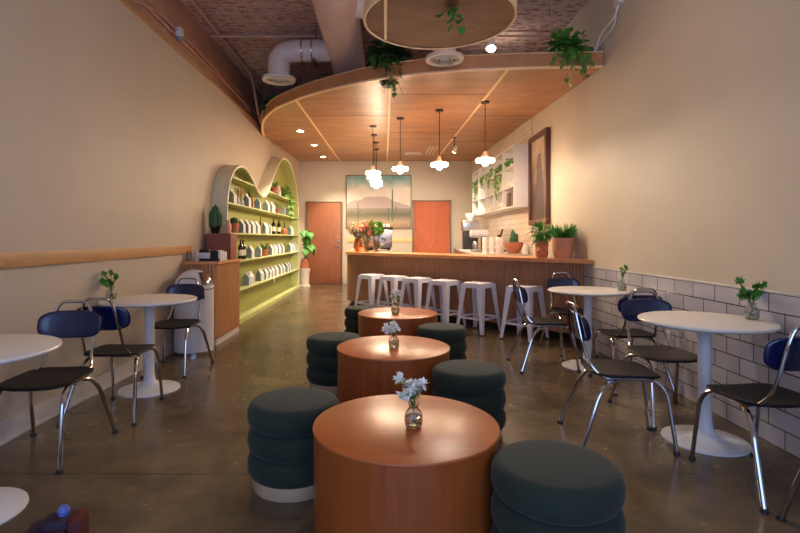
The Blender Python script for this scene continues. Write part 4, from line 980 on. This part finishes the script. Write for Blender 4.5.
bud_vase('glass bud vase with white flowers on the nearest drum table', .122, 2.135, .445, fl(11, .065, .125, .195, .034), 'petal_white')
bud_vase('glass bud vase with white flowers on the middle drum table', .064, 3.60, .462, fl(9, .06, .12, .165, .036), 'petal_white')
bud_vase('glass bud vase with white flowers and greenery on the farthest drum table', .105, 5.12, .475, fl(6, .045, .15, .22, .03), 'petal_white', 1.1, 12)
bud_vase('glass vase of green sprigs on the nearer right table', 2.26, 3.08, .748, fl(12, .065, .13, .24, .03), 'leaf', 1.05, 12)
bud_vase('glass vase with a tall green sprig on the farther right table', 2.255, 4.76, .748, fl(4, .035, .15, .26, .022), 'leaf_bright', 1.05, 12)
bud_vase('glass vase of green sprigs on the left wall table', -2.245, 4.10, .748, fl(10, .06, .11, .22, .03), 'leaf_bright', 1.05, 12)
# outlet
t = thing('wall_outlet', 'white electrical outlet low on the tiled wall', 'outlet', (XR-.012, 4.15, .36))
bx('cover_plate', (-.006, 0, -.04, .04, 0, .12), 'white_laminate', t, .002); bx('socket', (-.008, -.005, -.018, .018, .02, .1), 'crockery', t, .001)
# bag at bottom left
t = thing('small_pouch', 'small dark purple and red pouch with blue knob on the floor, bottom left', 'pouch', (-1.32, 2.02, 0), R(15))
bm = B(); add_box(bm, -.11, .05, -.07, .07, 0, .10, .03); add_box(bm, -.05, .05, -.05, .05, .05, .13, .025); obj('body', bm, 'purple_cloth', t)
bm = B(); add_box(bm, .045, .1, -.06, .06, 0, .125, .02); obj('side_panel', bm, 'red_cloth', t, label='red side')
bm = B(); add_lathe(bm, [(0, -.012), (.02, -.008), (.024, .01), (.014, .028), (0, .032)], 18, (.02, 0, .138)); obj('knob', bm, 'blue_cap', t, label='pale blue knob')

# ------------------------------------------------------------------ light
w = bpy.data.worlds.new('sky'); S.world = w; w.use_nodes = True
bgn = w.node_tree.nodes['Background']; bgn.inputs['Color'].default_value = (.42, .62, 1.0, 1); bgn.inputs['Strength'].default_value = 1.2
a = bpy.data.lights.new('window_daylight', 'AREA'); a.shape = 'RECTANGLE'; a.size = 4.2; a.size_y = 2.5; a.energy = 70; a.color = (.4, .56, 1.0)
ao = bpy.data.objects.new('window_daylight', a); C.objects.link(ao); ao.location = (0, YF-.02, 1.62); ao.rotation_euler = (PI/2, 0, 0)
# added warm spots with no fixtures, brightening the seating from out of view
for i, (x, y, pw) in enumerate(((-1.0, 3.4, 8), (1.0, 3.2, 22))):
    lamp('SPOT', 'seating_fill', (x, y, 3.85), pw, (1, .8, .6), .06, (x*1.2, y+.8, 0), 125, .9)

for x, y, z, pw in ((-1.2, 1.2, 3.45, 6), (1.2, 1.2, 3.45, 6), (.75, 3.6, 3.62, 12), (1.6, 6.8, 3.7, 4)): lamp('POINT', 'ceiling_fill', (x, y, z), pw, (1, .84, .7), .12)  # added point lights without fixtures, brightening the deck and canopy fascia
cam = bpy.data.cameras.new('camera'); co = bpy.data.objects.new('camera', cam); C.objects.link(co)
co.location = (0, 0, H); co.rotation_euler = (PI/2, 0, 0)
cam.sensor_width = 36; cam.lens = 36*F/800; cam.shift_x = 15/800; cam.shift_y = -28.5/800; cam.clip_start = .05
S.camera = co
S.view_settings.view_transform = 'Standard'; S.view_settings.look = 'None'; S.view_settings.gamma = 1; S.view_settings.use_curve_mapping = False
S.view_settings.exposure = 0.15
